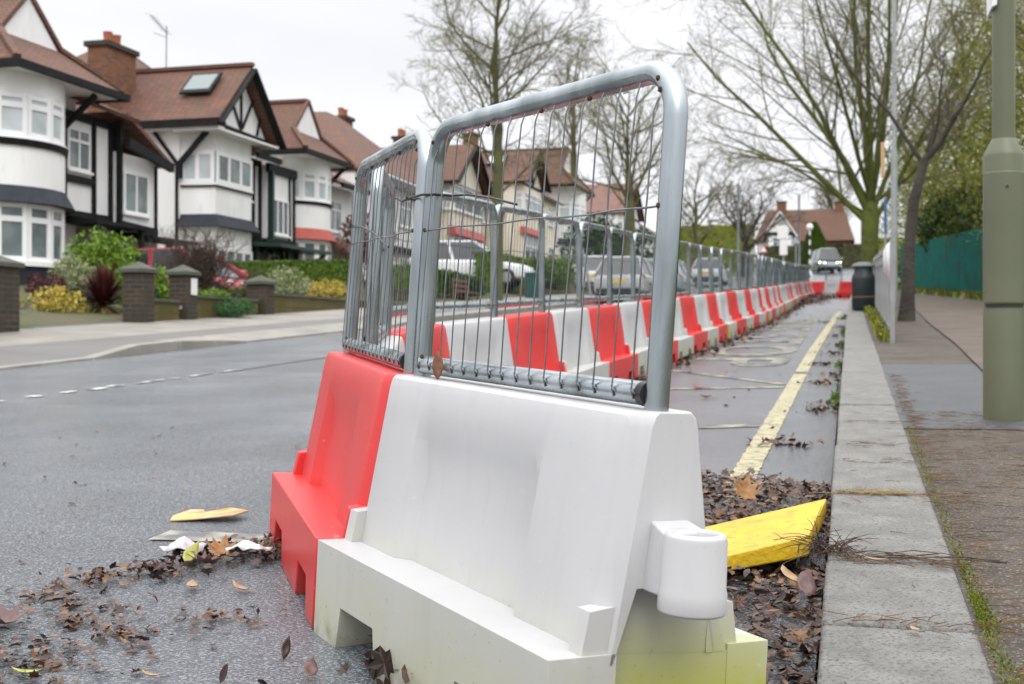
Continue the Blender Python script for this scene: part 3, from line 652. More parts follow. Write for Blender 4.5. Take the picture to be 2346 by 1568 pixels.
gl('narrow tan leaf at the bottom edge of the road', (-1.36,2.28), .04, 'oval', lt, (.1,.1,1.6))
gl('curled mauve-brown leaf near the slot of the white barrier', (-1.05,2.36), .06, 'bit', lp, (.4,.3,.4), .02)
gl('upright orange leaf in the mound behind the yellow ramp', (-.33,4.2), .10, 'lobed', lo_, (1.0,.3,.3), .10)
gl('salmon-coloured leaf in the gutter below the ramp', (-.14,3.08), .075, 'bit', lt, (.4,.2,.7), .085)
gl('dark grey-brown leaf leaning on the kerb below the ramp', (-.10,3.0), .10, 'bit', lp, (.5,.5,.2), .085)
gl('orange leaf on the lane beside the barrier row', (-1.05,9.1), .09, 'lobed', lo_, (.2,.2,.3))
gl('second orange leaf on the lane, nearer the yellow lettering', (-.92,8.4), .09, 'oval', lo_, (.1,.2,1.5))
gl('cream leaf fallen on the near kerb stone', (.06,3.12), .05, 'oval', lt, (.05,.05,1.5), .125)
gl('small pink leaf on the near granite kerb', (.12,2.52), .03, 'bit', lt, (.05,.05,.5), .126)
gl('brown oak-shaped leaf poking out beneath the white barrier', (-.29,1.86), .09, 'lobed', lo_, (1.1,.1,.6), .05)

# scraps of rubbish
card = mat('soggy_card', (.62,.42,.16), .5, col2=(.55,.20,.05), scale=14, lo=.5, hi=.6, col3=(.6,.5,.35), scale3=9)
mb = MB(); c = (-2.11,3.92); zz = gz(c[1])
pts = [(x_*.78, y_*.75) for x_, y_ in [(-.16,-.05),(-.13,-.13),(-.02,-.11),(.15,-.09),(.17,.02),(.05,.09),(-.06,.06),(-.10,.12),(-.15,.09)]]
V = [(c[0]+x, c[1]+yv, zz+.010+yv*SLOPE+.012*sin(x*14)+.16*max(0,-x-.08)+.05*max(0,yv)) for x, yv in pts]
mb.prism(V, (0,0,.006)); tag(mb.build('food_wrapper', card, loc=(c[0],c[1],zz), bevel=.002), 'flattened orange and yellow card wrapper lying on the wet road', 'litter', 'scraps of litter on the road')
def crumple(name, label, c, sx, sy, m, h=.02, seed=1):
    r = random.Random(seed); mb = MB(); n = 7; zz = gz(c[1])
    for i in range(n):
        for j in range(n):
            u, v = i/(n-1)-.5, j/(n-1)-.5; mb.v.append((c[0]+u*sx+r.uniform(-.005,.005), c[1]+v*sy+r.uniform(-.005,.005), zz+.035+h*r.random()+h*1.2*cos(u*4)*cos(v*3)))
    for i in range(n-1):
        for j in range(n-1): mb.f.append((i*n+j,(i+1)*n+j,(i+1)*n+j+1,i*n+j+1))
    o = mb.build(name, m, loc=(c[0],c[1],zz), smooth=35, fix=False); s = o.modifiers.new('thickness','SOLIDIFY'); s.thickness = .002
    return tag(o, label, 'litter', 'scraps of litter on the road')
paper = mat('wet_paper', (.72,.73,.76), .5, col2=(.60,.60,.64), scale=12)
crumple('paper_scrap', 'folded white paper scrap on the leaves by the red barrier', (-1.665,3.31), .12, .06, paper, .016, 2)
crumple('tissue', 'grey-white crumpled tissue at the left of the leaf patch by the red barrier', (-1.85,3.27), .11, .08, mat('grey_tissue', (.55,.54,.60), .5), .022, 5)
mark('worn_marking', mat('faded_marking', (.34,.32,.27), .5, col2=(.11,.115,.12), scale=9, lo=.45, hi=.62), [(-2.12,3.6),(-1.55,3.62)], .14, .005)

# ------------------------------------------------------------------ yellow ramp propped against the kerb
rt = thing('kerb_ramp', 'yellow plastic kerb ramp lying skewed in the gutter against the granite kerb', 'kerb ramp', (-.3, 3.6, gz(3.6)))
q = lambda x, y, h: (x, y, gz(y)+h)
def slab(a, b, t0, t1, o=0):   # strip of the ramp between two fractions of its length
    fl, fr, bl, br = Vector((-.56,3.17,.035)), Vector((-.105,3.43,.115)), Vector((-.53,3.74,.035)), Vector((-.068,4.0,.118))
    A_, B_, C_, D_ = fl.lerp(bl,a), fr.lerp(br,a), fr.lerp(br,b), fl.lerp(bl,b)
    T = [q(p.x,p.y,p.z+o) for p in (A_,B_,C_,D_)]; Bt = [q(p.x,p.y,max(.006,p.z-.055)) for p in (A_,B_,C_,D_)]
    return Bt + T
mb = MB(); mb.hexa(slab(0,.52,0,1)); mb.hexa(slab(.5195,.5405,0,1,-.012)); mb.hexa(slab(.54,1,0,1)); mb.build('ramp_plate', YELL, rt, bevel=.009, segs=3)
mb = MB()
for i in range(9):
    t = .10+.8*i/8; a = Vector((-.56,3.17,.035)).lerp(Vector((-.53,3.74,.035)),t); b = Vector((-.105,3.43,.115)).lerp(Vector((-.068,4.0,.118)),t)
    if abs(t-.53) < .05: continue
    a2, b2 = a.lerp(b,.05), a.lerp(b,.95); mb.bar(q(a2.x,a2.y,a2.z-.001), q(b2.x,b2.y,b2.z-.001), .012, .005, (0,0,1))
mb.build('tread_ribs', YELL, rt, bevel=.003)

# dead twigs and pine needles
def twigs(name, label, n, where, ln, r0, m, up=.3, kind='stuff', cat='twigs'):
    mb = MB(); r = random.Random(label)
    for i in range(n):
        x, y, h = where(r); a = r.gauss(0,.5) + (0 if r.random() < .6 else r.uniform(0,3.14)); L = ln*r.uniform(.4,1.3); z = (.12 if x > -.05 else 0)+h+.004
        p = [Vector((x, y, gz(y)+z))]; 
        for k in range(3):
            a += r.gauss(0,.35); p.append(p[-1]+Vector((cos(a)*L/3, sin(a)*L/3, SLOPE*sin(a)*L/3 + r.uniform(-.2,1)*up*L/3)))
        mb.tube(p, [r0, r0*.9, r0*.7, r0*.5], 4, cap=False)
    return tag(mb.build(name, m, fix=False), label, cat, kind=kind)
twigs('pine_needles', 'brown pine needles and twiglets strewn over the near pavement', 1300, lambda r: (r.uniform(.26,1.2), r.uniform(1.6,6.6), 0), .07, .0012, NEEDLE, .02)
twigs('pine_needles', 'thin brown needles lying across the kerb stones', 170, lambda r: (r.uniform(-.03,.24), r.choice([2.57,3.14,3.15,4.09,4.8,5.29,6.1,r.uniform(1.3,8)])+r.gauss(0,.03), 0), .07, .0012, NEEDLE, .02)
twigs('pine_needles', 'needle litter in the joint between kerb and pavement', 420, lambda r: (.25+abs(r.gauss(0,.035)), r.uniform(1.2,9), 0), .06, .0013, NEEDLE, .1)
twigs('straw', 'yellow straw caught in the kerb joint above the ramp', 45, lambda r: (r.uniform(-.06,.17), 4.09+r.gauss(0,.012), .002), .09, .0016, L_STRAW, .06)
rt2 = MB(); r = random.Random(21)
for i in range(36):
    a = r.uniform(-2.6,.5) if r.random() < .7 else r.uniform(0,6.28); el = r.uniform(.05,.9); L = r.uniform(.05,.16)
    p = [Vector((-.035+r.gauss(0,.03), 3.2+r.gauss(0,.03), gz(3.2)+.125))]
    d = Vector((cos(a)*cos(el), -abs(sin(a))*cos(el)*.25+r.uniform(-.2,.3), sin(el)))
    if r.random() < .5: d.x = -abs(d.x)
    for k in range(4): d = (d + Vector((r.gauss(0,.22), r.gauss(0,.22), -.18))).normalized(); p.append(p[-1]+d*L/4)
    rt2.tube(p, [.0018,.0016,.0013,.001,.0007], 4, cap=False)
    for s in range(2):
        k = r.randint(1,3); d2 = (d + Vector((r.gauss(0,.8), r.gauss(0,.8), r.gauss(0,.6)))).normalized(); rt2.tube([p[k], p[k]+d2*L*.18, p[k]+d2*L*.32+Vector((0,0,-.005))], [.0011,.0009,.0006], 4, cap=False)
for i in range(13):
    x = r.uniform(-.04,.22); y = 3.17+r.gauss(0,.02); a = r.gauss(0,.3); L = r.uniform(.08,.22)
    rt2.tube([(x,y,gz(y)+.125),(x+cos(a)*L/2,y+sin(a)*L/2,gz(y)+.133),(x+cos(a)*L,y+sin(a)*L,gz(y)+.126)], .0013, 4, cap=False)
tag(rt2.build('twig_bundle', mat('wet_twig', (.045,.03,.022), .6, col2=(.11,.06,.03), scale=9), fix=False), 'tangle of thin dead twigs lying over the kerb joint beside the ramp', 'twigs')
# moss along the back of the kerb, weeds in the gutter
def tufts(name, label, n, where, s, m, cat='moss', up=.5):
    mb = MB(); r = random.Random(label)
    for i in range(n):
        x, y, z = where(r); a = r.uniform(0,6.28); t = r.uniform(.5,1)*s; d = Vector((cos(a), sin(a), 0)); lean = Vector((r.gauss(0,.4), r.gauss(0,.4), 1)).normalized()
        b = Vector((x,y,z)); mb.quad(b-d*t*.25, b+d*t*.25, b+d*t*.12+lean*t*up, b-d*t*.1+lean*t*up*1.2)
    return tag(mb.build(name, m, fix=False), label, cat, kind='stuff')
tufts('moss', 'bright green moss along the back edge of the granite kerb', 2600, lambda r: (lambda y: (.247+abs(r.gauss(0,.016))*(1.7 if 1.5 < y < 2.4 else 1), y, gz(y)+.112))(r.choice([r.uniform(1.3,2.3),r.uniform(2.2,3.3),r.uniform(3,6),r.uniform(2.6,2.9)])), .012, MOSS)
tufts('weeds', 'weeds and grass tufts in the gutter below the far kerb stones', 260, lambda r: (lambda y: (-.08+r.gauss(0,.02), y, gz(y)+.02))(r.choice([r.gauss(11.3,.2),r.gauss(14.5,.3),r.gauss(8.2,.2),r.gauss(24.6,.4),r.gauss(18,.3)])), .045, L_HEDGE, 'weeds', 1.1)
tufts('weeds', 'grass and dead stalks growing between the kerb and the railing', 900, lambda r: (lambda y: (.30+abs(r.gauss(0,.06)), y, gz(y)+.12))(r.uniform(13.6,26)), .10, L_OLIVE, 'weeds', 1.1)
# ------------------------------------------------------------------ lamp column on the right
def rod(mb, x, y, z0, z1, r0, r1=None, n=16): return mb.lathe([(r0,z0),(r1 or r0,z1)], (x,y,0), n)
lx, ly_, lz = .705, 6.385, gz(6.385)+.118
lp_ = thing('lamp_post', 'olive green lamp column standing on the pavement at the right edge', 'lamp post', (lx,ly_,lz))
rb = .0925
mb = MB(); mb.lathe([(rb+.002,-.05),(rb,.012),(rb,1.235),(rb-.003,1.247),(.056,1.312),(.053,1.318)], (lx,ly_,lz), 48); mb.build('base_column', OLIVE, lp_, smooth=35)
mb = MB(); mb.lathe([(.0515,1.30),(.0515,2.6),(.045,6.5)], (lx,ly_,lz), 40); mb.build('shaft', OLIVE, lp_, smooth=35)
mb = MB(); r1 = rb+.003; ad = -pi/2-.05     # curved access door facing the camera
N = 22; zs = [.535,.548,.56,1.10,1.135,1.15,1.157]
def dw(z): return 1.16 if .55 < z < 1.12 else 1.16 - (.05 if z < .55 else .035*(1+(z-1.12)*28))
for z in zs:
    for i in range(N+1):
        t = ad + dw(z)*(2*i/N-1); mb.v.append((lx+r1*cos(t), ly_+r1*sin(t), lz+z))
for j in range(len(zs)-1):
    for i in range(N): mb.f.append((j*(N+1)+i, j*(N+1)+i+1, (j+1)*(N+1)+i+1, (j+1)*(N+1)+i))
dr = mb.build('access_door', OLIVE, lp_, smooth=40, fix=False); sm_ = dr.modifiers.new('t','SOLIDIFY'); sm_.thickness = .004; sm_.offset = 1
t = ad+.10; mb = MB(); k0 = Vector((lx+(r1+.003)*cos(t), ly_+(r1+.003)*sin(t), lz+1.085)); dn = Vector((cos(t), sin(t), 0)); mb.tube([k0, k0+dn*.004], .0095, 16); mb.build('lock_ring', OLIVE, dr, bevel=.001)
MB().tube([k0+dn*.0035, k0+dn*.0055], .0055, 12).build('lock', BLK, dr)
mb = MB()
for i in range(N): 
    t0, t1 = ad+1.02*(2*i/N-1), ad+1.02*(2*(i+1)/N-1); c = lambda t, r, z: (lx+r*cos(t), ly_+r*sin(t), lz+z)
    mb.hexa([c(t0,r1-.002,.522),c(t1,r1-.002,.522),c(t1,r1+.0012,.522),c(t0,r1+.0012,.522),c(t0,r1-.002,.534),c(t1,r1-.002,.534),c(t1,r1+.0012,.534),c(t0,r1+.0012,.534)])
mb.build('door_gap_shade', mat('shadow_gap', (.03,.034,.022), .8), dr)  # dark raised band paints the shade of the groove below the door
sg = MB(); sg.hexa([(lx-.060,ly_-.07,lz+1.93),(lx-.034,ly_-.05,lz+1.945),(lx-.040,ly_+.10,lz+1.93),(lx-.066,ly_+.10,lz+1.92),(lx-.060,ly_-.07,lz+2.5),(lx-.034,ly_-.05,lz+2.5),(lx-.040,ly_+.10,lz+2.5),(lx-.066,ly_+.10,lz+2.5)])
tag(sg.build('street_sign', mat('sign_white', (.8,.8,.82), .4), loc=(lx-.05,ly_,lz+1.93), bevel=.002), 'edge of a white sign plate strapped high on the olive lamp column', 'sign')

GREY = mat('grey_paint', (.30,.32,.32), .45, col2=(.25,.27,.27), scale=4); GREYD = mat('dark_grey_paint', (.14,.15,.15), .5)
def lamp(name, label, x, y, h, r0, r1, hb, m=GREY, head=True):
    z = hg(x,y)+.1 if x > .2 else gz(y)+.1
    t = thing(name, label, 'lamp post', (x,y,z), 'street lamps up the road')
    MB().lathe([(r0,-.1),(r0,hb),(r1,hb+.08),(r1,h)], (x,y,z), 12).build('column', m, t, smooth=40)
    MB().lathe([(r1+.006,h-.02),(r1+.006,h+.01)], (x,y,z), 12).build('collar', m, t)
    if head: mb = MB(); mb.hexa([(x-.8,y-.12,z+h-.03),(x+.1,y-.06,z+h),(x+.1,y+.06,z+h),(x-.8,y+.12,z+h-.03),(x-.75,y-.09,z+h+.1),(x+.1,y-.05,z+h+.08),(x+.1,y+.05,z+h+.08),(x-.75,y+.09,z+h+.1)]); mb.build('lantern', m, t, bevel=.02)
    return t
lamp('street_lamp', 'tall pale grey lamp column rising behind the railing, in front of the mossy tree', .93, 28.4, 9.5, .068, .046, 3.3)
mb = MB(); mb.obox((.70,28.3,gz(28.3)+2.9),(1,0,0),(0,-1,0),-.05,.03,0,.75,.0,.05); tag(mb.build('street_sign', mat('tan_sign', (.50,.33,.16), .5), loc=(.70,28.3,gz(28.3)+2.9), bevel=.004), 'narrow tan sign fixed to the tall grey lamp column', 'sign')
t = thing('sign_post', 'slim blue and grey post standing left of the tall grey lamp column', 'post', (.78,29.5,gz(29.5)+.1))
rod(MB(), .78, 29.5, gz(29.5)-.1, gz(29.5)+2.55, .03).build('pole', GREY, t, smooth=40); rod(MB(), .78, 29.5, gz(29.5)+1.75, gz(29.5)+2.5, .034).build('blue_sleeve', mat('blue_paint', (.05,.14,.30), .5), t, smooth=40)
lamp('street_lamp', 'thin grey lamp column behind the small bare tree, left of the far house', -6.8, 81, 6.0, .11, .075, 1.2, GREYD, False)
lamp('street_lamp', 'thin lamp column in front of the far tiled house, left of the conifer', -3.45, 92, 5.6, .10, .07, 1.2, GREYD, False)

# bin
bx, by = .26, 25.45; bz = gz(by)+.12
t = thing('litter_bin', 'round black litter bin with a grey domed lid at the kerb, by the railing', 'litter bin', (bx,by,bz))
BINB = mat('bin_black', (.012,.02,.022), .4); MB().lathe([(.20,0),(.215,.03),(.222,.60),(.215,.66),(.175,.74),(.17,.84)], (bx,by,bz), 28).build('body', BINB, t, smooth=35)
MB().lathe([(.2245,.25),(.2250,.272)], (bx,by,bz), 28).build('gold_band', mat('dull_gold', (.18,.13,.05), .5), t); MB().lathe([(.218,.838),(.225,.86),(.19,.905),(.10,.935),(.0,.94)], (bx,by,bz), 28).build('lid', mat('bin_lid', (.11,.12,.125), .5), t, smooth=40)

# guard railing: one panel, repeated
RAILM = mat('railing_paint', (.30,.31,.31), .5, col2=(.22,.225,.22), scale=3)
def railing_panel(x0, y0, x1, y1, label):
    t = thing('guard_railing', label, 'railing', (x0,y0,gz(y0)+.12), 'pedestrian guard railing along the kerb')
    d = Vector((x1-x0, y1-y0, gz(y1)-gz(y0))); P0 = Vector((x0,y0,gz(y0)+.12)); L = Vector((d.x,d.y,0)).length; n = Vector((-d.y, d.x, 0)).normalized()
    mb = MB(); mb.box(x0-.025,x0+.025,y0-.03,y0+.03,P0.z-.05,P0.z+1.04); mb.build('post', RAILM, t, bevel=.004)
    for h in (.98,.84,.12): a = P0+d*.02+Vector((0,0,h)); mb = MB(); mb.bar(a, a+d*.97, .035 if h > .9 else .028, .03, (0,0,1)); mb.build('rail', RAILM, t)
    mb = MB()
    for i in range(1,19): a = P0+d*i/19.0+Vector((0,0,.12)); mb.bar(a, a+Vector((0,0,.72)), .014, .014)
    mb.build('infill_bars', RAILM, t); return t
yy = 13.35
for i in range(8):
    railing_panel(.42+.012*i, yy, .42+.012*(i+1), yy+2.0, ('nearest panel of the grey guard railing, white plastic snagged on its post' if i == 0 else f'{ords(i+1)} panel of the grey guard railing, counted from the near end')); yy += 2.02
wp = mat('white_polythene', (.72,.72,.72), .4)
mb = MB(); zb = gz(13.5)+.12
P_ = [(.40,13.36,zb+1.02),(.37,13.8,zb+1.01),(.36,14.6,zb+.99),(.37,14.9,zb+.80),(.385,14.0,zb+.70),(.40,13.5,zb+.58)]
mb.v += P_; mb.f.append((0,1,5)); mb.f += [(1,4,5),(1,2,4),(2,3,4)]
o = mb.build('plastic_sheet', wp, loc=P_[0], fix=False, smooth=60); s = o.modifiers.new('t','SOLIDIFY'); s.thickness = .01; tag(o, 'torn white plastic sheet snagged on top of the guard railing', 'plastic sheet')

# green fence along the wood
gf = thing('metal_fence', 'dark green corrugated metal fence running along the edge of the wood', 'fence', (3.4,40,gz(40)+.2))
gpts = [(5.1,8),(5.0,13),(4.85,17.5),(4.6,22),(4.35,26),(4.1,30),(3.9,34),(3.67,38),(3.45,42),(3.22,46),(3.0,50),(2.78,54),(2.56,58),(2.36,62)]
for (xa, ya), (xb, yb) in zip(gpts, gpts[1:]):
    mb = MB(); n = 34; d = Vector((xb-xa, yb-ya)); nr = Vector((d.y,-d.x)).normalized()
    for i in range(n+1):
        o_ = (.0,.045,.045,.0)[i % 4]; p = Vector((xa,ya))+d*i/n - nr*o_
        for h in (.0, 2.0): mb.v.append((p.x, p.y, gz(p.y)+.12+h))
    for i in range(n): mb.f.append((2*i,2*i+2,2*i+3,2*i+1))
    o = mb.build('fence_sheet', GFENCE, gf, fix=False); s = o.modifiers.new('t','SOLIDIFY'); s.thickness = .008
    MB().box(xa-.03,xa+.04,ya-.04,ya+.04,gz(ya),gz(ya)+2.03).build('post', GFENCE, gf)

# ------------------------------------------------------------------ vehicles
TYRE = mat('tyre', (.012,.012,.013), .8); ALLOY = mat('alloy', (.45,.46,.47), .35, .9); LAMPR = mat('red_lens', (.35,.01,.012), .2); LAMPW = mat('clear_lens', (.75,.76,.78), .15)
PLY = mat('yellow_plate', (.75,.55,.05), .4); TRIM = mat('car_trim', (.02,.02,.021), .5)
def car(name, label, paint, x, y, z, rz, L=4.1, W=1.72, H=1.48, rear='hatch', lights=None, plate=PLY, group='cars parked up the road'):
    """local +X is the front"""
    t = thing(name, label, 'car' if H < 1.8 else 'van', (x,y,z), group, local=True, rot=(0,0,rz))
    hl, hw = L/2, W/2; zb = .58*H if H < 1.8 else .52*H
    st = [(-hl,.42,zb*.86,.78),(-hl+.06,.30,zb*.97,.92),(-hl+.35,.24,zb,1),(-hl*.35,.22,zb*1.0,1),(hl*.25,.22,zb*.97,1),(hl*.62,.23,zb*.88,.98),(hl-.18,.28,zb*.76,.9),(hl-.03,.34,zb*.62,.78),(hl,.42,zb*.55,.70)]
    def ring(x, z0, z1, k):
        a = hw*k; pts = [(-a*.92,z0),(-a,z0+.12*(z1-z0)),(-a*1.0,z0+.55*(z1-z0)),(-a*.96,z1-.06),(-a*.88,z1),(a*.88,z1),(a*.96,z1-.06),(a*1.0,z0+.55*(z1-z0)),(a,z0+.12*(z1-z0)),(a*.92,z0)]
        return [(x,p,q) for p, q in pts]
    MB().loft([ring(*s) for s in st]).build('body', paint, t, bevel=.05, segs=3, smooth=50)
    x0, x1, x2, x3 = (-hl+.10, -hl+.62, hl*.08, hl*.56) if rear == 'hatch' else (-hl+.04,-hl+.12,hl*.45,hl*.72)
    def gl(k, s, xs, zt): 
        b, r_ = hw*.90*k, hw*.62*k; a0_, a1_, a2_, a3_ = xs
        return [[(a0_,-b,zb-.04),(a0_,b,zb-.04),(a3_,b,zb*.94-.02),(a3_,-b,zb*.94-.02)],[(a1_,-r_,zt),(a1_,r_,zt),(a2_,r_,zt),(a2_,-r_,zt)]]
    MB().loft(gl(1,1,(x0,x1,x2,x3),H-.045)).build('windows', GLASSD, t, bevel=.01)
    mb = MB(); r_ = hw*.64; mb.hexa([(x1-.02,-r_,H-.06),(x2+.02,-r_,H-.06),(x2+.02,r_,H-.06),(x1-.02,r_,H-.06),(x1+.05,-r_*.9,H),(x2-.08,-r_*.9,H),(x2-.08,r_*.9,H),(x1+.05,r_*.9,H)]); mb.build('roof', paint, t, bevel=.04)
    for sy in (-1,1):
        b, r_ = hw*.905*sy, hw*.635*sy
        for (xa, xb) in ((x0,x1),(x3,x2),((x0+x3)/2-.12,(x1+x2)/2-.06)): MB().bar((xa,b,zb-.03),(xb,r_,H-.05),.09,.035,(0,1,0)).build('pillar', paint, t)
        mb = MB(); mb.hexa([(x3-.25,sy*hw,zb+.0),(x3-.12,sy*hw,zb),(x3-.12,sy*(hw+.17),zb+.02),(x3-.25,sy*(hw+.17),zb+.02),(x3-.23,sy*hw,zb+.13),(x3-.15,sy*hw,zb+.13),(x3-.15,sy*(hw+.16),zb+.14),(x3-.23,sy*(hw+.16),zb+.14)]); mb.build('wing_mirror', paint, t, bevel=.02)
        for wx in (-hl*.62, hl*.62):
            rw = .31 if H < 1.8 else .34; c = (wx, sy*(hw-.10), rw)
            wl = MB().tube([(wx,sy*(hw-.20),rw),(wx,sy*(hw-.0),rw)], [rw,rw], 20).build('wheel', TYRE, t, bevel=.03)
            MB().tube([(wx,sy*(hw-.02),rw),(wx,sy*(hw+.012),rw)], [rw*.66,rw*.6], 16).build('rim', ALLOY, wl)
        fx = hl-.10; mb = MB(); mb.hexa([(fx-.22,sy*hw*.55,zb*.62),(fx+.06,sy*hw*.45,zb*.60),(fx-.06,sy*hw*.80,zb*.60),(fx-.25,sy*hw*.93,zb*.64),(fx-.25,sy*hw*.55,zb*.78),(fx+.01,sy*hw*.45,zb*.73),(fx-.10,sy*hw*.78,zb*.75),(fx-.28,sy*hw*.92,zb*.80)])
        mb.build('headlight', lights or LAMPW, t, bevel=.01)
        rx = -hl; mb = MB(); mb.hexa([(rx+.02,sy*hw*.55,zb*.68),(rx+.16,sy*hw*.93,zb*.68),(rx+.26,sy*hw*.97,zb*.70),(rx+.1,sy*hw*.55,zb*.7),(rx+.03,sy*hw*.56,zb*.93),(rx+.15,sy*hw*.90,zb*.95),(rx+.27,sy*hw*.95,zb*.96),(rx+.12,sy*hw*.56,zb*.95)]); mb.build('tail_light', LAMPR, t, bevel=.01)
    mb = MB(); mb.box(-hl-.03,-hl+.2,-hw*.80,hw*.80,.30,.40); mb.build('rear_bumper', TRIM, t, bevel=.03)
    mb = MB(); mb.box(hl-.2,hl+.0,-hw*.62,hw*.62,.26,.40); mb.build('front_grille', TRIM, t, bevel=.03)
    mb = MB(); mb.box(-hl-.012,-hl+.12,-.26,.26,zb*.66,zb*.66+.11); mb.build('number_plate', plate, t)
    return t
def paint(name, c): return mat(name, c, .3, col2=tuple(x*.93 for x in c), scale=1.5, coat=.6)
SIL = paint('silver_paint', (.46,.47,.48)); WHT = paint('white_paintwork', (.74,.75,.77)); RED = paint('red_paintwork', (.42,.035,.06)); CYN = paint('pale_blue_paintwork', (.35,.42,.45)); GRN = paint('grey_green_paintwork', (.14,.17,.165))
car('parked_car', 'silver hatchback parked at the far kerb, its yellow rear plate towards us', SIL, -6.95, 41.6, gz(41.6), radians(90-4), 4.0, 1.75, 1.46)
car('parked_car', 'pale blue-grey car parked on the road just beyond the silver hatchback', CYN, -6.6, 47.6, gz(47.6), radians(90-2), 4.0, 1.7, 1.46)
car('parked_car', 'white off-roader parked on a drive behind the wooden slatted bench', WHT, -13.3, 44.3, hg(-13.3,44.3)+.1, radians(6), 4.5, 1.8, 1.66)
car('parked_car', 'white estate car parked across a drive behind the silver hatchback', WHT, -10.0, 52.5, hg(-10.0,52.5)+.10, radians(90), 4.3, 1.75, 1.5)
car('parked_car', 'red car in a front garden behind the bare shrub, only its bonnet showing', RED, -14.35, 25.6, gz(25.6)+.2, radians(-6), 3.8, 1.62, 1.40)
car('parked_car', 'small white car far up the road beyond the pale blue-grey one', WHT, -7.4, 70, gz(70), radians(90), 3.9, 1.7, 1.45)
HEADL = mat('lit_headlamp', (.9,.9,.85), .2, emit=(1,.93,.75,6))
car('van', 'grey-green van driving towards us at the far junction with headlights on', GRN, -1.75, 98, gz(98), radians(-90+12), 4.4, 1.75, 1.85, 'van', HEADL, LAMPW, None)

# ------------------------------------------------------------------ things beside the far pavement
WOODB = mat('bench_wood', (.20,.115,.065), .7, col2=(.14,.08,.05), scale=6, stretch=(1,8,8))
t = thing('slatted_bench', 'low brown wooden bench with slatted back in front of a clipped hedge', 'bench', (-11.3,36.4,gz(36.4)+.16))
for i in range(4): mb = MB(); z = gz(36.4)+.30+.15*i; mb.box(-11.32,-11.27,35.75,37.1,z,z+.075); mb.build('back_slat', WOODB, t)
for yb in (35.8,36.42,37.05): mb = MB(); z = gz(36.4)+.1; mb.box(-11.37,-11.325,yb-.04,yb+.04,z,z+.78); mb.build('post', WOODB, t)
mb = MB(); z = gz(36.4)+.42; mb.box(-11.268,-10.9,35.75,37.1,z,z+.04); mb.build('seat', WOODB, t)
for yb in (35.85,37.0): mb = MB(); z = gz(36.4)+.1; mb.box(-10.98,-10.92,yb-.03,yb+.03,z,z+.318); mb.build('leg', WOODB, t)
t = thing('grit_bin', 'dark green street cabinet standing on the far pavement before a low hedge', 'cabinet', (-10.4,42.0,gz(42)+.15))
mb = MB(); mb.box(-10.65,-10.15,41.7,42.3,gz(42)+.1,gz(42)+.98); mb.build('body', mat('teal_paint', (.01,.085,.075), .5), t, bevel=.015); mb = MB(); mb.box(-10.68,-10.12,41.66,42.34,gz(42)+.98,gz(42)+1.04); mb.build('lid', mat('teal_lid', (.015,.10,.09), .5), t, bevel=.015)
for dx_ in (-.125,.125): mb = MB(); mb.box(-10.40+dx_-.115,-10.40+dx_+.115,41.685,41.697,gz(42)+.2,gz(42)+.92); mb.build('door', mat('teal_door', (.009,.075,.066), .5), t, bevel=.003)
t = thing('leaning_pole', 'leaning pale grey pole beside the dark porch, seen through the mesh', 'pole', (-8.5,41.8,gz(41.8)))
MB().tube([(-8.35,41.8,gz(41.8)),(-8.62,41.9,gz(41.8)+1.4),(-8.9,42,gz(41.8)+2.35)], .05, 10).build('pole', GREY, t, smooth=40); mb = MB(); mb.box(-8.78,-8.60,41.75,41.80,gz(41.8)+.55,gz(41.8)+1.2); mb.build('notice', mat('notice_white', (.6,.62,.65), .5), t)

# far junction furniture
def post_thing(name, label, cat, x, y, h, r, m=GREY):
    z = gz(y); t = thing(name, label, cat, (x,y,z)); rod(MB(), x, y, z-.1, z+h, r, n=10).build('pole', m, t, smooth=40); return t, z
BWM = mat('banded_pole', (.7,.7,.7), .5); I = MI['banded_pole']; _t = I['t']
wv = nn(_t,'ShaderNodeTexWave', bands_direction='Z'); wv.inputs['Scale'].default_value = .55; _t.links.new(I['tc'].outputs['Object'], wv.inputs[0])
_t.links.new(I['mix'](I['rng'](wv.outputs[1],.48,.52), I['rgb']((.75,.75,.75)), I['rgb']((.02,.02,.02))), I['b'].inputs['Base Color'])
t, z = post_thing('crossing_beacon', 'striped crossing beacon with a white globe in front of the conifer', 'beacon', -2.27, 77, 3.05, .055, BWM)
mb = MB(); mb.lathe([(.02,-.2)]+[(.2*cos(a*pi/12-pi/2), .2*sin(a*pi/12-pi/2)) for a in range(1,12)]+[(.01,.2)], (-2.27,77,z+3.2), 16); mb.build('globe', mat('globe_white', (.85,.85,.82), .4), t, smooth=60)
t = thing('bollard', 'white and yellow keep-left bollard at the far end of the row', 'bollard', (-1.86,61.6,gz(61.6)))
z = gz(61.6); mb = MB(); mb.box(-2.03,-1.69,61.5,61.7,z-.1,z+.42); mb.build('yellow_base', mat('bollard_yellow', (.80,.50,.02), .45), t, bevel=.02); mb = MB(); mb.box(-2.02,-1.70,61.51,61.69,z+.42,z+.86); mb.build('white_top', mat('bollard_white', (.78,.79,.82), .4), t, bevel=.05); MB().tube([(-1.86,61.505,z+.64),(-1.86,61.49,z+.64)], .09, 16).build('blue_disc', mat('sign_blue', (.05,.12,.35), .4), t)
SW = mat('sign_face_white', (.78,.76,.74), .5); SR = mat('sign_red', (.55,.05,.04), .5); SGB = mat('sign_back_grey', (.35,.38,.40), .5)
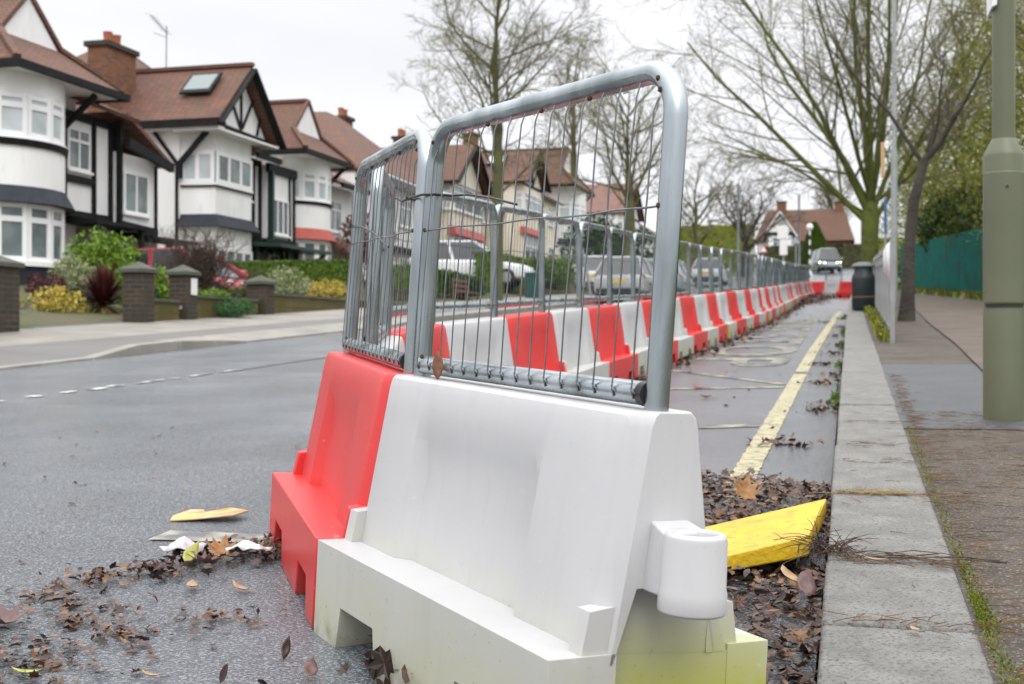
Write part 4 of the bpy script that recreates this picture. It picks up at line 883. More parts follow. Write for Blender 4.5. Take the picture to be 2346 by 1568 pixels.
def tri_sign(label, x, y, zc, back):
    t, z = post_thing('road_sign', label, 'road sign', x, y, zc+.3, .035, GREY)
    P3 = lambda s, dy: [(x+.75*s*cos(a), y-.05-dy, z+zc+.75*s*sin(a)) for a in (pi/2, pi*7/6, pi*11/6)]
    MB().prism(P3(.42,0), (0,-.02,0)).build('warning_triangle', SGB if back else SR, t)
    if not back: MB().prism(P3(.31,.021), (0,-.004,0)).build('white_face', SW, t)
tri_sign('grey back of a triangular road sign, left of the red-edged one', -5.5, 76, 1.7, True)
tri_sign('small red-edged triangular warning sign in front of the far house', -4.95, 76.6, 1.9, False)
tri_sign('grey back of a triangular road sign on a post, in front of the conifer', -3.2, 80, 2.4, True)
t, z = post_thing('direction_sign', 'white board signs stacked on a post in front of the far house', 'road sign', -3.9, 79, 3.6, .05)
mb = MB(); mb.box(-4.25,-3.60,78.9,78.94,z+2.55,z+3.35); mb.build('upper_board', SW, t); mb = MB(); mb.box(-4.12,-3.66,78.9,78.94,z+1.55,z+2.5); mb.build('lower_board', SW, t)
# ------------------------------------------------------------------ houses
UX, UY, UZ = Vector((1,0,0)), Vector((0,1,0)), Vector((0,0,1))
def window(root, O, U, N, u0, u1, z0, z1, cols=2, light=.28, glass=GLASS, sill=True, thick=.055, mats=UPVC):
    """white casement: frame with mullions and a top light, its glass a sub-part"""
    mb = MB(); f = thick
    mb.obox(O,U,N,u0,u1,z0,z0+f,.0,.05); mb.obox(O,U,N,u0,u1,z1-f,z1,.0,.05)
    for i in range(cols+1):
        u = u0 + (u1-u0)*i/cols; a = max(u0, u-f/2); b = min(u1, u+f/2)
        if i == 0: a, b = u0, u0+f
        if i == cols: a, b = u1-f, u1
        mb.obox(O,U,N,a,b,z0+f,z1-f,.001,.049)
    if light: zc = z1-(z1-z0)*light; mb.obox(O,U,N,u0+f,u1-f,zc-f*.6,zc+f*.6,.002,.052)
    fr = mb.build('window', mats, root)
    MB().obox(O,U,N,u0+.01,u1-.01,z0+.01,z1-.01,-.04,.016).build('pane', glass, fr)
    if sill: MB().obox(O,U,N,u0-.05,u1+.05,z0-.06,z0-.002,.0,.10).build('sill', mats, fr)
    return fr
def flat(root, name, m, pts, vec, bevel=0): return MB().prism(pts, vec).build(name, m, root, bevel=bevel)
def beam(root, a, b, wd=.14, th=.12, m=None, name='timber', up=(1,0,0)): return MB().bar(a, b, wd, th, up).build(name, m or TIMB, root)
def slab_roof(root, pts, m, name='roof', th=.10):
    n = (Vector(pts[1])-Vector(pts[0])).cross(Vector(pts[2])-Vector(pts[0])).normalized()
    if n.z < 0: n = -n
    return MB().prism([Vector(p)-n*th for p in pts], n*th).build(name, m, root)
def bay_round(root, X0, ya, yb, bul, bands, wins, wallm, canm, plinth, n=6):
    """bow bay: wall bands (z0,z1,material,extra), windows (z0,z1,glass)"""
    yc, hc = (ya+yb)/2, (yb-ya)/2; Rr = (hc*hc+bul*bul)/(2*bul); cx = X0+bul-Rr; am = math.asin(min(1,hc/Rr))
    P = lambda i, ex=0: Vector((cx+(Rr+ex)*cos(-am+2*am*i/n), yc+(Rr+ex)*sin(-am+2*am*i/n), 0))
    for z0, z1, m, e0, e1, nm in bands:
        mb = MB(); k = 24
        Q = lambda i, ex, z: (cx+(Rr+ex)*cos(-am+2*am*i/k), yc+(Rr+ex)*sin(-am+2*am*i/k), z)
        rings = [[Q(i,e0,z0) for i in range(k+1)]+[(X0-.3,yb,z0),(X0-.3,ya,z0)], [Q(i,e1,z1) for i in range(k+1)]+[(X0-.3,yb,z1),(X0-.3,ya,z1)]]
        mb.loft(rings).build(nm, m, root, smooth=30)
    for z0, z1, g in wins:
        for i in range(n):
            a, b = P(i,-.03), P(i+1,-.03); U = (b-a).normalized(); N = Vector((U.y,-U.x,0)); 
            window(root, a, U, N, .0, (b-a).length, z0, z1, 1, .28 if z1-z0 > .8 else 0, g, sill=False, thick=.10)
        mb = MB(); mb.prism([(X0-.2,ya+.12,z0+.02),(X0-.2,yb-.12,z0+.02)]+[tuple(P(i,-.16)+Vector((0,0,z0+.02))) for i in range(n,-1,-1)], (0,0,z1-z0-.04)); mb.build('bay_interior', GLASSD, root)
def chimney(root, x, y, z0, z1, w=.9, d=.55, pots=2, m=None):
    c = MB().box(x-d/2,x+d/2,y-w/2,y+w/2,z0,z1).build('chimney', m or BRKR, root)
    MB().box(x-d/2-.08,x+d/2+.08,y-w/2-.08,y+w/2+.08,z1,z1+.14).build('corbel', BRK, c)
    for i in range(pots): MB().lathe([(.13,z1+.14),(.12,z1+.30),(.13,z1+.48),(.14,z1+.50)], (x, y+(i-(pots-1)/2)*.42, 0), 10).build('chimney_pot', TERRA, c, smooth=40)

def house_bow(label, y0, y1, ze, zt, yl, yr, yap, zap, zb, wallm, canm, group, Xe=-16.4, Xg=-17.4, X0=-17.6, bul=.95, bands=None, winz=None, rm=None, back=-26, entr=None, brackets=True, timb=None, bow=None):
    """hipped skirt roof over a bow-fronted bay with a white gablet above"""
    rm = rm or ROOF; timb = timb or TIMB
    t = thing('house', label, 'house', (X0,(y0+y1)/2,zb), group)
    zs = ze-.16
    mb = MB(); mb.box(back,X0,y0+.65,y1-.15,zb-.6,zs); mb.build('wall', wallm, t)
    slab_roof(t, [(Xe,y0,ze),(Xe,y1,ze),(Xg,yr,zt),(Xg,yl,zt)], rm)
    slab_roof(t, [(Xe,y0,ze),(Xg,yl,zt),(Xg-.02,yap,zap),(back,yap,zap),(back,y0,ze)], rm)
    slab_roof(t, [(Xe,y1,ze),(Xg,yr,zt),(Xg-.02,yap,zap),(back,yap,zap),(back,y1,ze)], rm)
    MB().prism([(Xg-.10,yl+.03,zt-.1),(Xg-.10,yr-.03,zt-.1),(Xg-.10,yap,zap-.05)], (.13,0,0)).build('gablet', RENDER if wallm is RENDER else wallm, t)
    for a, b in (((Xg+.04,yl,zt+.02),(Xg+.04,yap,zap+.03)),((Xg+.04,yr,zt+.02),(Xg+.04,yap,zap+.03))): MB().bar(a,b,.10,.10).build('verge', rm, t)
    MB().bar((Xe,y0,ze+.03),(Xg+.02,yl,zt+.05),.16,.09,(0,0,1)).build('hip_tiles', TERRA if False else rm, t); MB().bar((Xe,y1,ze+.03),(Xg+.02,yr,zt+.05),.16,.09,(0,0,1)).build('hip_tiles', rm, t)
    MB().bar((Xg,yap,zap+.05),(back,yap,zap+.05),.16,.10,(0,0,1)).build('ridge_tiles', rm, t)
    MB().box(Xe-.02,Xe+.10,y0-.10,y1+.10,ze-.19,ze-.03).build('gutter', TIMB, t); MB().box(back,Xe-.022,y0-.08,y0+.06,ze-.19,ze-.03).build('gutter', TIMB, t); MB().box(back,Xe-.022,y1-.06,y1+.08,ze-.19,ze-.03).build('gutter', TIMB, t)
    MB().box(back+.05,Xe-.03,y0+.07,y1-.07,zs+.004,zs+.04).build('soffit', RENDER, t)
    ya, yb = bow or (y0+.75, y1-.25)
    b, w = bands, winz
    B = [(zb-.6,w[2]-.10,plinth_m(wallm),0,0,'plinth'),(w[2]-.10,w[2],UPVC,.07,.07,'bay_sill'),(w[3],b[2],UPVC,.02,.02,'bay_head'),(b[2],b[3],canm,.22,.02,'canopy'),(b[3],b[0],wallm,0,0,'bay_wall'),(b[0],b[1],TIMB,.05,.08,'sill_band'),(b[1],w[0],UPVC,.05,.04,'bay_sill'),(w[1],zs,wallm,.0,.0,'bay_wall')]
    bay_round(t, X0, ya, yb, bul, B, [(w[0],w[1],GLASSL),(w[2],w[3],GLASS)], wallm, canm, None)
    if brackets:
        for yy2, s in (((bow[1]+.05 if bow else y1-.28),1),):
            beam(t, (X0+.05,yy2,zs-.9), (Xe-.15,yy2,zs-.05), .11, .11, timb, 'bracket', (0,1,0))
    return t
def plinth_m(m): return SLATE if m is RENDER else m
def entrance(root, X0, y0, y1, zp, ze, zb, wallm, win=True, roof=True, porch=.95, wz=None, rm=None, timb=None):
    """timber-framed entrance bay over a porch"""
    timb = timb or TIMB
    MB().box(X0-3,X0,y0,y1,zp,ze).build('upper_wall', wallm, root)
    MB().box(X0-3,X0-1.0,y0,y1,zb-.5,zp-.002).build('porch_recess_shade', GLASSD, root)  # near-black block: the shade under the porch is put into its colour
    for y in (y0+.06, y0+(y1-y0)*.62, y1-.06): beam(root, (X0+.03,y,zp+.0), (X0+.03,y,ze-.0), .07, .13, timb)
    beam(root, (X0+.035,y0,zp+(ze-zp)*.36), (X0+.035,y0+(y1-y0)*.62,zp+(ze-zp)*.36), .08, .17, timb, up=(0,0,1))
    beam(root, (X0+.04,y0,zp+.07), (X0+.04,y1,zp+.07), .09, .14, timb, up=(0,0,1)); beam(root, (X0+.04,y0,ze-.09), (X0+.04,y1,ze-.09), .09, .18, timb, up=(0,0,1))
    if win: window(root, (X0,0,0), UY, UX, y0+.22, y0+(y1-y0)*.55, zp+(ze-zp)*.45, zp+(ze-zp)*.85, 2, .3, GLASS)
    MB().hexa([(X0-.1,y0-.1,zp-.18),(X0+porch,y0-.1,zp-.22),(X0+porch,y1+.1,zp-.22),(X0-.1,y1+.1,zp-.18),(X0-.1,y0-.1,zp-.02),(X0+porch,y0-.1,zp-.14),(X0+porch,y1+.1,zp-.14),(X0-.1,y1+.1,zp-.02)]).build('porch_roof', timb, root)
    beam(root, (X0+porch-.12,y1-.05,zb-.4), (X0+porch-.12,y1-.05,zp-.2), .12, .12, timb, 'porch_post')
    MB().box(X0-1.0,X0-.95,y0+.1,y0+(y1-y0)*.55,zb-.4,zp-.4).build('front_door', timb, root)

# --- first house: white, bow bay, leftmost
H1 = house_bow('leftmost white house with a bow bay, black timbers and a white gablet', 22.35, 26.30, 6.62, 7.42, 23.05, 25.22, 24.05, 8.42, 1.75, RENDER, SLATE, 'semi-detached houses across the road',
    Xe=-16.4, Xg=-17.4, X0=-17.6, bul=1.0, bands=(4.92,5.06,3.72,4.08), winz=(5.12,6.02,2.50,3.72), bow=(22.2,25.3))
entrance(H1, -17.45, 25.36, 27.35, 3.72, 6.15, 1.75, RENDER, porch=1.0)
# its lower side wing under a tiled lean-to
w0 = -17.3
MB().box(-24,w0,27.36,29.2,3.55,5.45).build('side_wing_wall', RENDER, H1); MB().box(-24,w0-.02,27.5,29.15,1.4,3.545).build('side_wing_base', RENDER, H1)
slab_roof(H1, [(w0+.35,27.3,6.42),(w0+.35,29.5,5.40),(-24,29.5,5.40),(-24,27.3,6.42)], ROOF)
slab_roof(H1, [(-16.9,25.6,6.36),(-16.9,27.8,6.28),(-18.6,27.5,7.0),(-18.6,25.8,7.0)], ROOF)
beam(H1, (w0+.33,27.35,5.66), (w0+.33,29.45,5.30), .14, .22, name='fascia', up=(0,0,1)); beam(H1, (w0+.03,27.42,3.4), (w0+.03,27.42,6.2), .10, .2); beam(H1, (w0+.03,29.15,3.4), (w0+.03,29.15,5.3), .06, .08)
beam(H1, (w0+.04,27.36,3.68), (w0+.04,29.2,3.60), .08, .22, up=(0,0,1)); window(H1, (w0,0,0), UY, UX, 27.68, 28.8, 4.0, 5.02, 2, 0, GLASS)
for yq in (27.8,28.45,29.05): MB().box(w0-.01,w0+.02,yq-.28,yq+.2,3.20,3.42).build('porch_panel', RENDER, H1)
MB().hexa([(w0,27.4,3.34),(w0+1.0,27.4,3.30),(w0+1.0,29.6,3.30),(w0,29.6,3.34),(w0,27.4,3.52),(w0+1.0,27.4,3.38),(w0+1.0,29.6,3.38),(w0,29.6,3.52)]).build('porch_roof', TIMB, H1)
beam(H1, (w0+.85,28.4,1.2), (w0+.85,28.4,3.32), .12, .12, name='porch_post'); beam(H1, (w0,29.5,2.75), (w0+.75,29.5,3.3), .07, .07, name='bracket', up=(0,1,0))
beam(H1, (w0+.03,27.5,2.6), (w0+.03,29.15,2.6), .06, .24, up=(0,0,1))

# --- second house: white, timbered gable over a square bay, skylight
GH = 'semi-detached houses across the road'
H2 = thing('house', 'white house with a black-timbered gable, skylight and brick chimney', 'house', (-18,33,2.2), GH)
Xe = -16.57; eL, ap, eR = Vector((Xe,31.2,6.92)), Vector((Xe,33.21,8.73)), Vector((Xe,35.2,6.80))
bk = -25.0
MB().box(bk,-18.0,31.62,35.1,1.4,6.75).build('wall', RENDER, H2)
MB().prism([(-16.95,31.5,6.78),(-16.95,34.95,6.70),(-16.95,33.21,8.50)], (-8,0,0)).build('gable', RENDER, H2)
slab_roof(H2, [eL,ap,(bk,33.21,8.73),(bk,31.2,6.92)], ROOF); slab_roof(H2, [eR,ap,(bk,33.21,8.73),(bk,35.2,6.80)], ROOF)
MB().bar((Xe+.03,33.21,8.77),(bk,33.21,8.77),.2,.1,(0,0,1)).build('ridge_tiles', ROOF2, H2)
for a in (eL, eR):
    d = Vector((.035,0,-.10)); MB().bar(a+d+Vector((0,0,-.06)), ap+d, .06, .22).build('bargeboard', TIMB, H2)
MB().box(bk,Xe,31.12,31.24,6.70,6.88).build('gutter', TIMB, H2)
MB().box(bk,Xe-.03,31.25,31.6,6.66,6.70).build('soffit', RENDER, H2); MB().box(-18,Xe-.02,31.25,35.0,6.60,6.655).build('soffit', RENDER, H2)
gx = -16.93
beam(H2, (gx,31.55,6.83), (gx,34.95,6.76), .06, .17, up=(0,0,1))
for yb_, zt_ in ((33.21,8.35),): beam(H2, (gx,yb_,6.9), (gx,yb_,zt_), .05, .09)
for s in (-1,1):
    beam(H2, (gx,33.21+s*.06,6.95), (gx,33.21+s*.72,7.85), .05, .09); beam(H2, (gx,33.21+s*1.0,6.9), (gx,33.21+s*1.18,7.42), .05, .09)
beam(H2, (gx,33.21-.72,7.85), (gx,33.21-.72,7.84+.0), .05, .09)
# square bay with a canted corner
bp = [(-18.05,31.72),(-17.02,31.86),(-17.02,34.05),(-18.05,34.25)]
for z0, z1, m, nm in ((1.4,2.15,SLATE,'plinth'),(3.45,4.02,RENDER,'bay_head'),(4.36,5.12,RENDER,'bay_wall'),(6.12,6.60,RENDER,'bay_wall')):
    MB().prism([(x,y,z0) for x, y in bp], (0,0,z1-z0)).build(nm, m, H2)
off = lambda p, k: [(-18.05,p[0][1]-k),(p[1][0]+k,p[1][1]-k*.8),(p[2][0]+k,p[2][1]+k*.8),(-18.05,p[3][1]+k)]
MB().loft([[(x,y,4.02) for x, y in off(bp,.22)],[(x,y,4.36) for x, y in off(bp,.03)]]).build('canopy', SLATE, H2)
MB().prism([(x,y,5.12) for x, y in off(bp,.06)], (0,0,.05)).build('sill_band', TIMB, H2); MB().prism([(x,y,5.17) for x, y in off(bp,.05)], (0,0,.06)).build('bay_sill', UPVC, H2)
MB().prism([(x,y,2.15) for x, y in off(bp,.05)], (0,0,.08)).build('bay_sill', UPVC, H2)
for (a, b), zc in (((0,1),2),((1,2),4)):
    pa, pb = Vector((*bp[a],0)), Vector((*bp[b],0)); U = (pb-pa).normalized(); N = Vector((U.y,-U.x,0)); L = (pb-pa).length
    window(H2, pa, U, N, .03, L-.02, 5.23, 6.12, 2 if a == 0 else 3, 0, GLASSL if a == 0 else GLASS, False, .11); window(H2, pa, U, N, .03, L-.02, 2.23, 3.45, 2 if a == 0 else 4, .42, GLASSL if a == 0 else GLASS, False, .09)
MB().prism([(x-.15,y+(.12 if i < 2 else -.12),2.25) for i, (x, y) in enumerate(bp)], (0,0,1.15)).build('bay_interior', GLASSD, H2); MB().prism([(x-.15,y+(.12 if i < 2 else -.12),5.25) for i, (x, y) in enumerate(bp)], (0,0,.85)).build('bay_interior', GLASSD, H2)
beam(H2, (-17.98,31.58,5.75), (-17.1,31.58,6.66), .12, .12, name='bracket', up=(0,1,0)); beam(H2, (-18.0,31.58,5.7), (-18.75,31.58,6.66), .09, .09, name='bracket', up=(0,1,0)); MB().box(-18.06,-17.9,31.50,31.64,5.35,5.8).build('bracket', TIMB, H2)
rod(MB(), -18.05, 31.56, 1.6, 5.6, .045, n=10).build('drainpipe', TIMB, H2)
# skylight on the left slope
def on_l(x, k): p = eL.lerp(ap, k); return Vector((x, p.y, p.z))
sn = Vector((0,-(8.73-6.92),(33.21-31.2))).normalized()
sk = MB().prism([on_l(-17.25,.42)+sn*.10, on_l(-18.2,.42)+sn*.10, on_l(-18.2,.80)+sn*.10, on_l(-17.25,.80)+sn*.10], sn*.06).build('skylight', TIMB, H2)
MB().prism([on_l(-17.33,.47)+sn*.162, on_l(-18.12,.47)+sn*.162, on_l(-18.12,.76)+sn*.162, on_l(-17.33,.76)+sn*.162], sn*.012).build('pane', mat('skylight_glass', (.16,.20,.20), .15), sk)
# main hipped roof behind, chimney, aerial
pk, p2 = Vector((-23,36.2,10.55)), Vector((-24,40.5,10.5))
for pts in ([(-19.2,31.4,6.9),(-27,31.4,6.9),pk], [(-19.2,31.4,6.9),pk,p2,(-19.2,43,6.9)], [(-27,31.4,6.9),(-27,43,6.9),p2,pk]): slab_roof(H2, pts, ROOF)
MB().bar(pk+UZ*.04, Vector((-19.2,31.4,6.94)), .2, .1, (0,0,1)).build('hip_tiles', ROOF2, H2)
q1, q2 = sight(220,100,-20.2), sight(288,105,-20.2)
chimney(H2, -20.2, (q1.y+q2.y)/2+.05, 6.2, q1.z-.05, abs(q2.y-q1.y)*.98, .62, 2)
at_ = sight(382,60,-22); ab = sight(380,158,-22)
ae = MB(); ae.tube([(ab.x,ab.y,ab.z-.6),(at_.x,at_.y,at_.z)], .022, 6); ae.tube([(at_.x,at_.y-1.0,at_.z+.12),(at_.x,at_.y+.05,at_.z-.25)], .018, 5)
for k in range(6): p = Vector((at_.x,at_.y-.95+k*.18,at_.z+.11-.065*k)); ae.tube([p+Vector((-.22,0,.1)), p+Vector((.22,0,-.1))], .010, 4)
ae.tube([(at_.x,at_.y-.8,at_.z-.42),(at_.x,at_.y,at_.z-.38)], .012, 4); ae.build('television_aerial', mat('aerial_grey', (.22,.23,.25), .5), H2)
# entrance and side wing
entrance(H2, -17.5, 34.2, 35.55, 4.0, 6.35, 2.3, RENDER, porch=.9, timb=TIMB)
slab_roof(H2, [(-16.85,34.1,6.42),(-16.85,35.7,6.30),(-18.2,35.6,7.0),(-18.2,34.1,7.0)], ROOF)
MB().box(-16.9,-16.8,34.1,35.7,6.24,6.40).build('gutter', TIMB, H2)
w2 = -17.25
MB().box(-24,w2,35.56,37.5,3.85,6.25).build('side_wing_wall', RENDER, H2)
beam(H2, (w2+.04,35.52,6.15), (w2+.04,37.55,6.15), .12, .28, name='fascia', up=(0,0,1)); beam(H2, (w2+.03,35.66,1.8), (w2+.03,35.66,6.05), .12, .30, m=GREENB)
beam(H2, (w2+.03,37.42,3.9), (w2+.03,37.42,6.0), .06, .10); beam(H2, (w2+.03,37.12,3.9), (w2+.03,37.12,6.0), .06, .07); beam(H2, (w2+.04,35.56,3.95), (w2+.04,37.5,3.95), .07, .14, up=(0,0,1))
window(H2, (w2,0,0), UY, UX, 35.86, 37.02, 4.15, 5.25, 3, 0, GLASSD, True)
MB().box(-24,w2-.9,35.56,37.5,1.8,3.84).build('porch_recess_shade', GLASSD, H2)  # solid dark block, coloured as the shade behind the porch posts
MB().hexa([(w2-.2,34.1,3.66),(w2+1.15,34.1,3.60),(w2+1.15,38.0,3.60),(w2-.2,38.0,3.66),(w2-.2,34.1,3.83),(w2+1.15,34.1,3.70),(w2+1.15,38.0,3.70),(w2-.2,38.0,3.83)]).build('porch_roof', GREENB, H2)
for yq in (34.4,35.1,35.9,36.6,37.3): beam(H2, (w2+.2,yq,1.8), (w2+.2,yq,3.62), .10, .12, GREENB, 'porch_post')
for yq in (34.75,35.5,36.25,36.95): MB().box(w2+.12,w2+.14,yq-.28,yq+.25,2.4,3.5).build('porch_pane', GLASS, H2)
beam(H2, (w2,37.7,3.0), (w2+1.0,37.7,3.58), .07, .07, name='bracket', up=(0,1,0))

# --- third house: bow bay with a red canopy
H3 = house_bow('white house with a bow bay, red canopy and white gablet', 36.98, 40.75, 6.95, 7.68, 37.65, 39.80, 38.75, 8.75, 2.5, RENDER, REDC, GH,
    Xe=-16.6, Xg=-17.35, X0=-17.7, bul=.9, bands=(5.30,5.40,4.16,4.52), winz=(5.44,6.36,2.75,4.12))
MB().box(-25,-17.6,40.5,43.2,2.3,6.3).build('upper_wall', RENDER, H3); window(H3, (-17.6,0,0), UY, UX, 41.0, 42.2, 4.7, 5.8, 2, .3, GLASS); window(H3, (-17.6,0,0), UY, UX, 41.0, 42.6, 2.6, 3.6, 2, 0, GLASS)
slab_roof(H3, [(-17.0,40.4,6.35),(-17.0,43.5,6.30),(-19,43.3,7.3),(-19,40.4,7.3)], ROOF); MB().box(-17.05,-16.95,40.9,43.5,6.18,6.34).build('gutter', TIMB, H3)
slab_roof(H3, [(-16.5,40.9,3.75),(-16.5,43.4,3.55),(-17.6,43.4,4.5),(-17.6,40.9,4.5)], ROOF, 'porch_roof')
# --- fourth: hipped red roof seen above the third
H4 = thing('house', 'white house with a broad hipped red roof behind the bow bay with the red canopy', 'house', (-19,48,3.2), GH)
MB().box(-27,-17.6,43.6,52.5,2.2,7.2).build('wall', RENDER, H4)
a, b = sight(716,252,-20.5), sight(748,256,-20.5)
e0 = [(-17.2,43.5,7.2),(-17.2,53,7.3),(-28,53,7.3),(-28,43.5,7.2)]
c_, d_ = Vector((a.x-2,a.y,a.z)), Vector((b.x,b.y+1.2,b.z))
slab_roof(H4, [e0[0],(b.x,b.y,b.z),c_,e0[3]], ROOF); slab_roof(H4, [e0[0],e0[1],(b.x,51,b.z-1.05),d_,(b.x,b.y,b.z)], ROOF); slab_roof(H4, [e0[1],e0[2],(b.x-2,51,b.z-1.05),(b.x,51,b.z-1.05)], ROOF)
MB().box(-17.25,-17.12,43.4,53,7.02,7.18).build('gutter', TIMB, H4)
for yq in (45.0,48.2,51): window(H4, (-17.6,0,0), UY, UX, yq, yq+1.5, 5.5, 6.6, 3, .3, GLASS); window(H4, (-17.6,0,0), UY, UX, yq, yq+1.5, 3.0, 4.2, 3, .3, GLASS)
for yq in (44.3,47.3,50.3): beam(H4, (-17.57,yq,4.5), (-17.57,yq,7.0), .05, .12)
MB().box(-17.6,-17.3,43.7,52.4,4.42,4.60).build('sill_band', TIMB, H4); chimney(H4, -21, 50.6, 8.6, 10.3, .8, .6, 2)
# --- cream houses seen through the mesh
def house_gable(label, y0, ze, zap, wd, zb, wallm, canm, rm, Xe=-16.57, back=-25, sky_=True, depth2=5.5, timb=True):
    t = thing('house', label, 'house', (-18,y0,zb), GH); ym = y0+wd/2; y1 = y0+wd; bkx = back
    MB().box(bkx,-17.4,y0+.3,y1+depth2,zb-.8,ze-.12).build('wall', wallm, t)
    MB().prism([(Xe-.4,y0+.25,ze-.15),(Xe-.4,y1-.25,ze-.15),(Xe-.4,ym,zap-.2)], (-6,0,0)).build('gable', wallm, t)
    slab_roof(t, [(Xe,y0,ze),(Xe,ym,zap),(bkx,ym,zap),(bkx,y0,ze)], rm); slab_roof(t, [(Xe,y1,ze),(Xe,ym,zap),(bkx,ym,zap),(bkx,y1,ze)], rm)
    for ya in (y0,y1): MB().bar((Xe+.03,ya,ze-.12),(Xe+.03,ym,zap-.06),.06,.2).build('bargeboard', TIMB, t)
    if timb:
        for k in (-1,0,1): beam(t, (Xe-.37,ym+k*.05,ze), (Xe-.37,ym+k*wd*.2,zap-.5-abs(k)*.5), .05, .10)
    beam(t, (Xe-.37,y0+.3,ze-.1), (Xe-.37,y1-.3,ze-.1), .05, .16, up=(0,0,1))
    slab_roof(t, [(-17.0,y1-.2,ze-.2),(-17.0,y1+depth2+.3,ze-.2),(-20.5,y1+depth2+.3,ze+1.9),(-20.5,y1-.2,ze+1.9)], rm)
    xb = -16.95; MB().box(-17.5,xb,y0+.5,y1-.4,zb-.8,ze-.16).build('bay_wall', wallm, t)
    MB().hexa([(xb-.2,y0+.35,zb+2.35),(xb+.25,y0+.35,zb+2.35),(xb+.25,y1-.25,zb+2.35),(xb-.2,y1-.25,zb+2.35),(xb-.2,y0+.45,zb+2.75),(xb+.03,y0+.45,zb+2.75),(xb+.03,y1-.35,zb+2.75),(xb-.2,y1-.35,zb+2.75)]).build('canopy', canm, t)
    window(t, (xb,0,0), UY, UX, y0+.6, y1-.5, zb+.7, zb+2.3, 3, .35, GLASS); window(t, (xb,0,0), UY, UX, y0+.6, y1-.5, zb+3.5, zb+4.6, 3, .3, GLASS)
    window(t, (xb-.5,y0+.5,0), UX, -UY, .02, .45, zb+3.5, zb+4.6, 1, .3, GLASSL)
    for k in range(2): window(t, (-17.4,0,0), UY, UX, y1+.7+k*2.4, y1+2.0+k*2.4, zb+3.5, zb+4.6, 2, .3, GLASS); window(t, (-17.4,0,0), UY, UX, y1+.7+k*2.4, y1+2.2+k*2.4, zb+.8, zb+2.2, 2, .3, GLASSD)
    if sky_:
        p = lambda x, k: Vector((x, y0+(ym-y0)*k, ze+(zap-ze)*k)); n = Vector((0,-(zap-ze),(ym-y0))).normalized()
        s = MB().prism([p(-18.2,.5)+n*.1, p(-19.3,.5)+n*.1, p(-19.3,.82)+n*.1, p(-18.2,.82)+n*.1], n*.06).build('skylight', TIMB, t); MB().prism([p(-18.28,.54)+n*.162, p(-19.22,.54)+n*.162, p(-19.22,.78)+n*.162, p(-18.28,.78)+n*.162], n*.012).build('pane', GLASSL, s)
    return t
H5 = house_gable('cream rendered house with a brown roof and red canopy, first behind the mesh', 52.9, 7.9, 9.9, 5.6, 3.2, CREAM, REDC, ROOF2, sky_=False, depth2=5.5, timb=False); chimney(H5, -21, 58, 9, 10.6, .8, .6, 2)
for k in range(7): beam(H5, (-17.36,58.7+k*.75,5.0), (-17.36,58.7+k*.75,7.6), .04, .10, m=mat('ochre_timber', (.30,.25,.12), .8) if k == 0 else bpy.data.materials['ochre_timber'])
H6 = house_gable('cream house with a skylight and timbered gable between the two kerbside trees', 65.6, 9.45, 11.4, 4.9, 4.3, CREAM, REDC, ROOF, sky_=True); chimney(H6, -21, 69.6, 10, 12.6, .9, .7, 2)
H7 = house_bow('white house with a bow bay and brown skirt roof behind the further kerbside tree', 76.5, 82.5, 10.6, 11.7, 77.5, 81.3, 79.4, 13.2, 5.0, RENDER, SLATE, GH, bands=(8.2,8.35,6.9,7.3), winz=(8.4,9.6,5.6,6.8), rm=ROOF2, bul=1.2)
H8 = house_gable('long white house with a pale pink tiled roof at the top of the terrace', 97, 10.9, 13.6, 8, 5.6, RENDER, SLATE, ROOF3, sky_=False, depth2=22)
# --- house closing the view at the far junction
HE = thing('house', 'half-timbered house with red tiled roof closing the view at the top of the road', 'house', (-5,153,9.6))
MB().box(-10.5,.2,152,160,9.2,12.6).build('wall', mat('far_brick', (.17,.085,.05), .85, col2=(.13,.07,.04), scale=1), HE)
slab_roof(HE, [(-10.9,151.4,12.6),(.6,151.4,12.6),(-.6,156,16.7),(-9.6,156,16.7)], ROOF2); slab_roof(HE, [(.6,151.4,12.6),(.6,160.6,12.6),(-.6,156,16.7)], ROOF2); slab_roof(HE, [(-10.9,151.4,12.6),(-10.9,160.6,12.6),(-9.6,156,16.7)], ROOF2); slab_roof(HE, [(-10.9,160.6,12.6),(.6,160.6,12.6),(-.6,156,16.7),(-9.6,156,16.7)], ROOF2)
MB().box(-9.3,-6.3,150.4,152.2,9.2,13.6).build('gable_wall', RENDER, HE); MB().prism([(-9.3,150.4,13.4),(-6.3,150.4,13.4),(-7.8,150.4,15.6)], (0,4,0)).build('gable', RENDER, HE)
slab_roof(HE, [(-9.8,150.0,13.1),(-7.8,150.0,16.0),(-7.8,155,16.0),(-9.8,155,13.1)], ROOF2); slab_roof(HE, [(-5.8,150.0,13.1),(-7.8,150.0,16.0),(-7.8,155,16.0),(-5.8,155,13.1)], ROOF2)
for a in ((-9.8,149.95,13.0),(-5.8,149.95,13.0)): MB().bar(a,(-7.8,149.95,15.95),.12,.3,(0,1,0)).build('bargeboard', UPVC, HE)
for xq in (-9.2,-8.3,-7.3,-6.4): beam(HE, (xq,150.36,9.4), (xq,150.36,13.4), .16, .06)
for zq in (11.2,13.3): beam(HE, (-9.3,150.36,zq), (-6.3,150.36,zq), .06, .18, up=(0,0,1))
MB().box(-10.4,-9.32,151.9,152,11.3,12.6).build('timber_panel', RENDER, HE)
window(HE, (0,150.4,0), UX, -UY, -8.6, -7.0, 11.6, 12.9, 3, .3, GLASS); window(HE, (0,152,0), UX, -UY, -5, -3.4, 10, 11.6, 3, .3, GLASS); window(HE, (0,152,0), UX, -UY, -2.6, -1.4, 10, 11.6, 3, .3, GLASS)
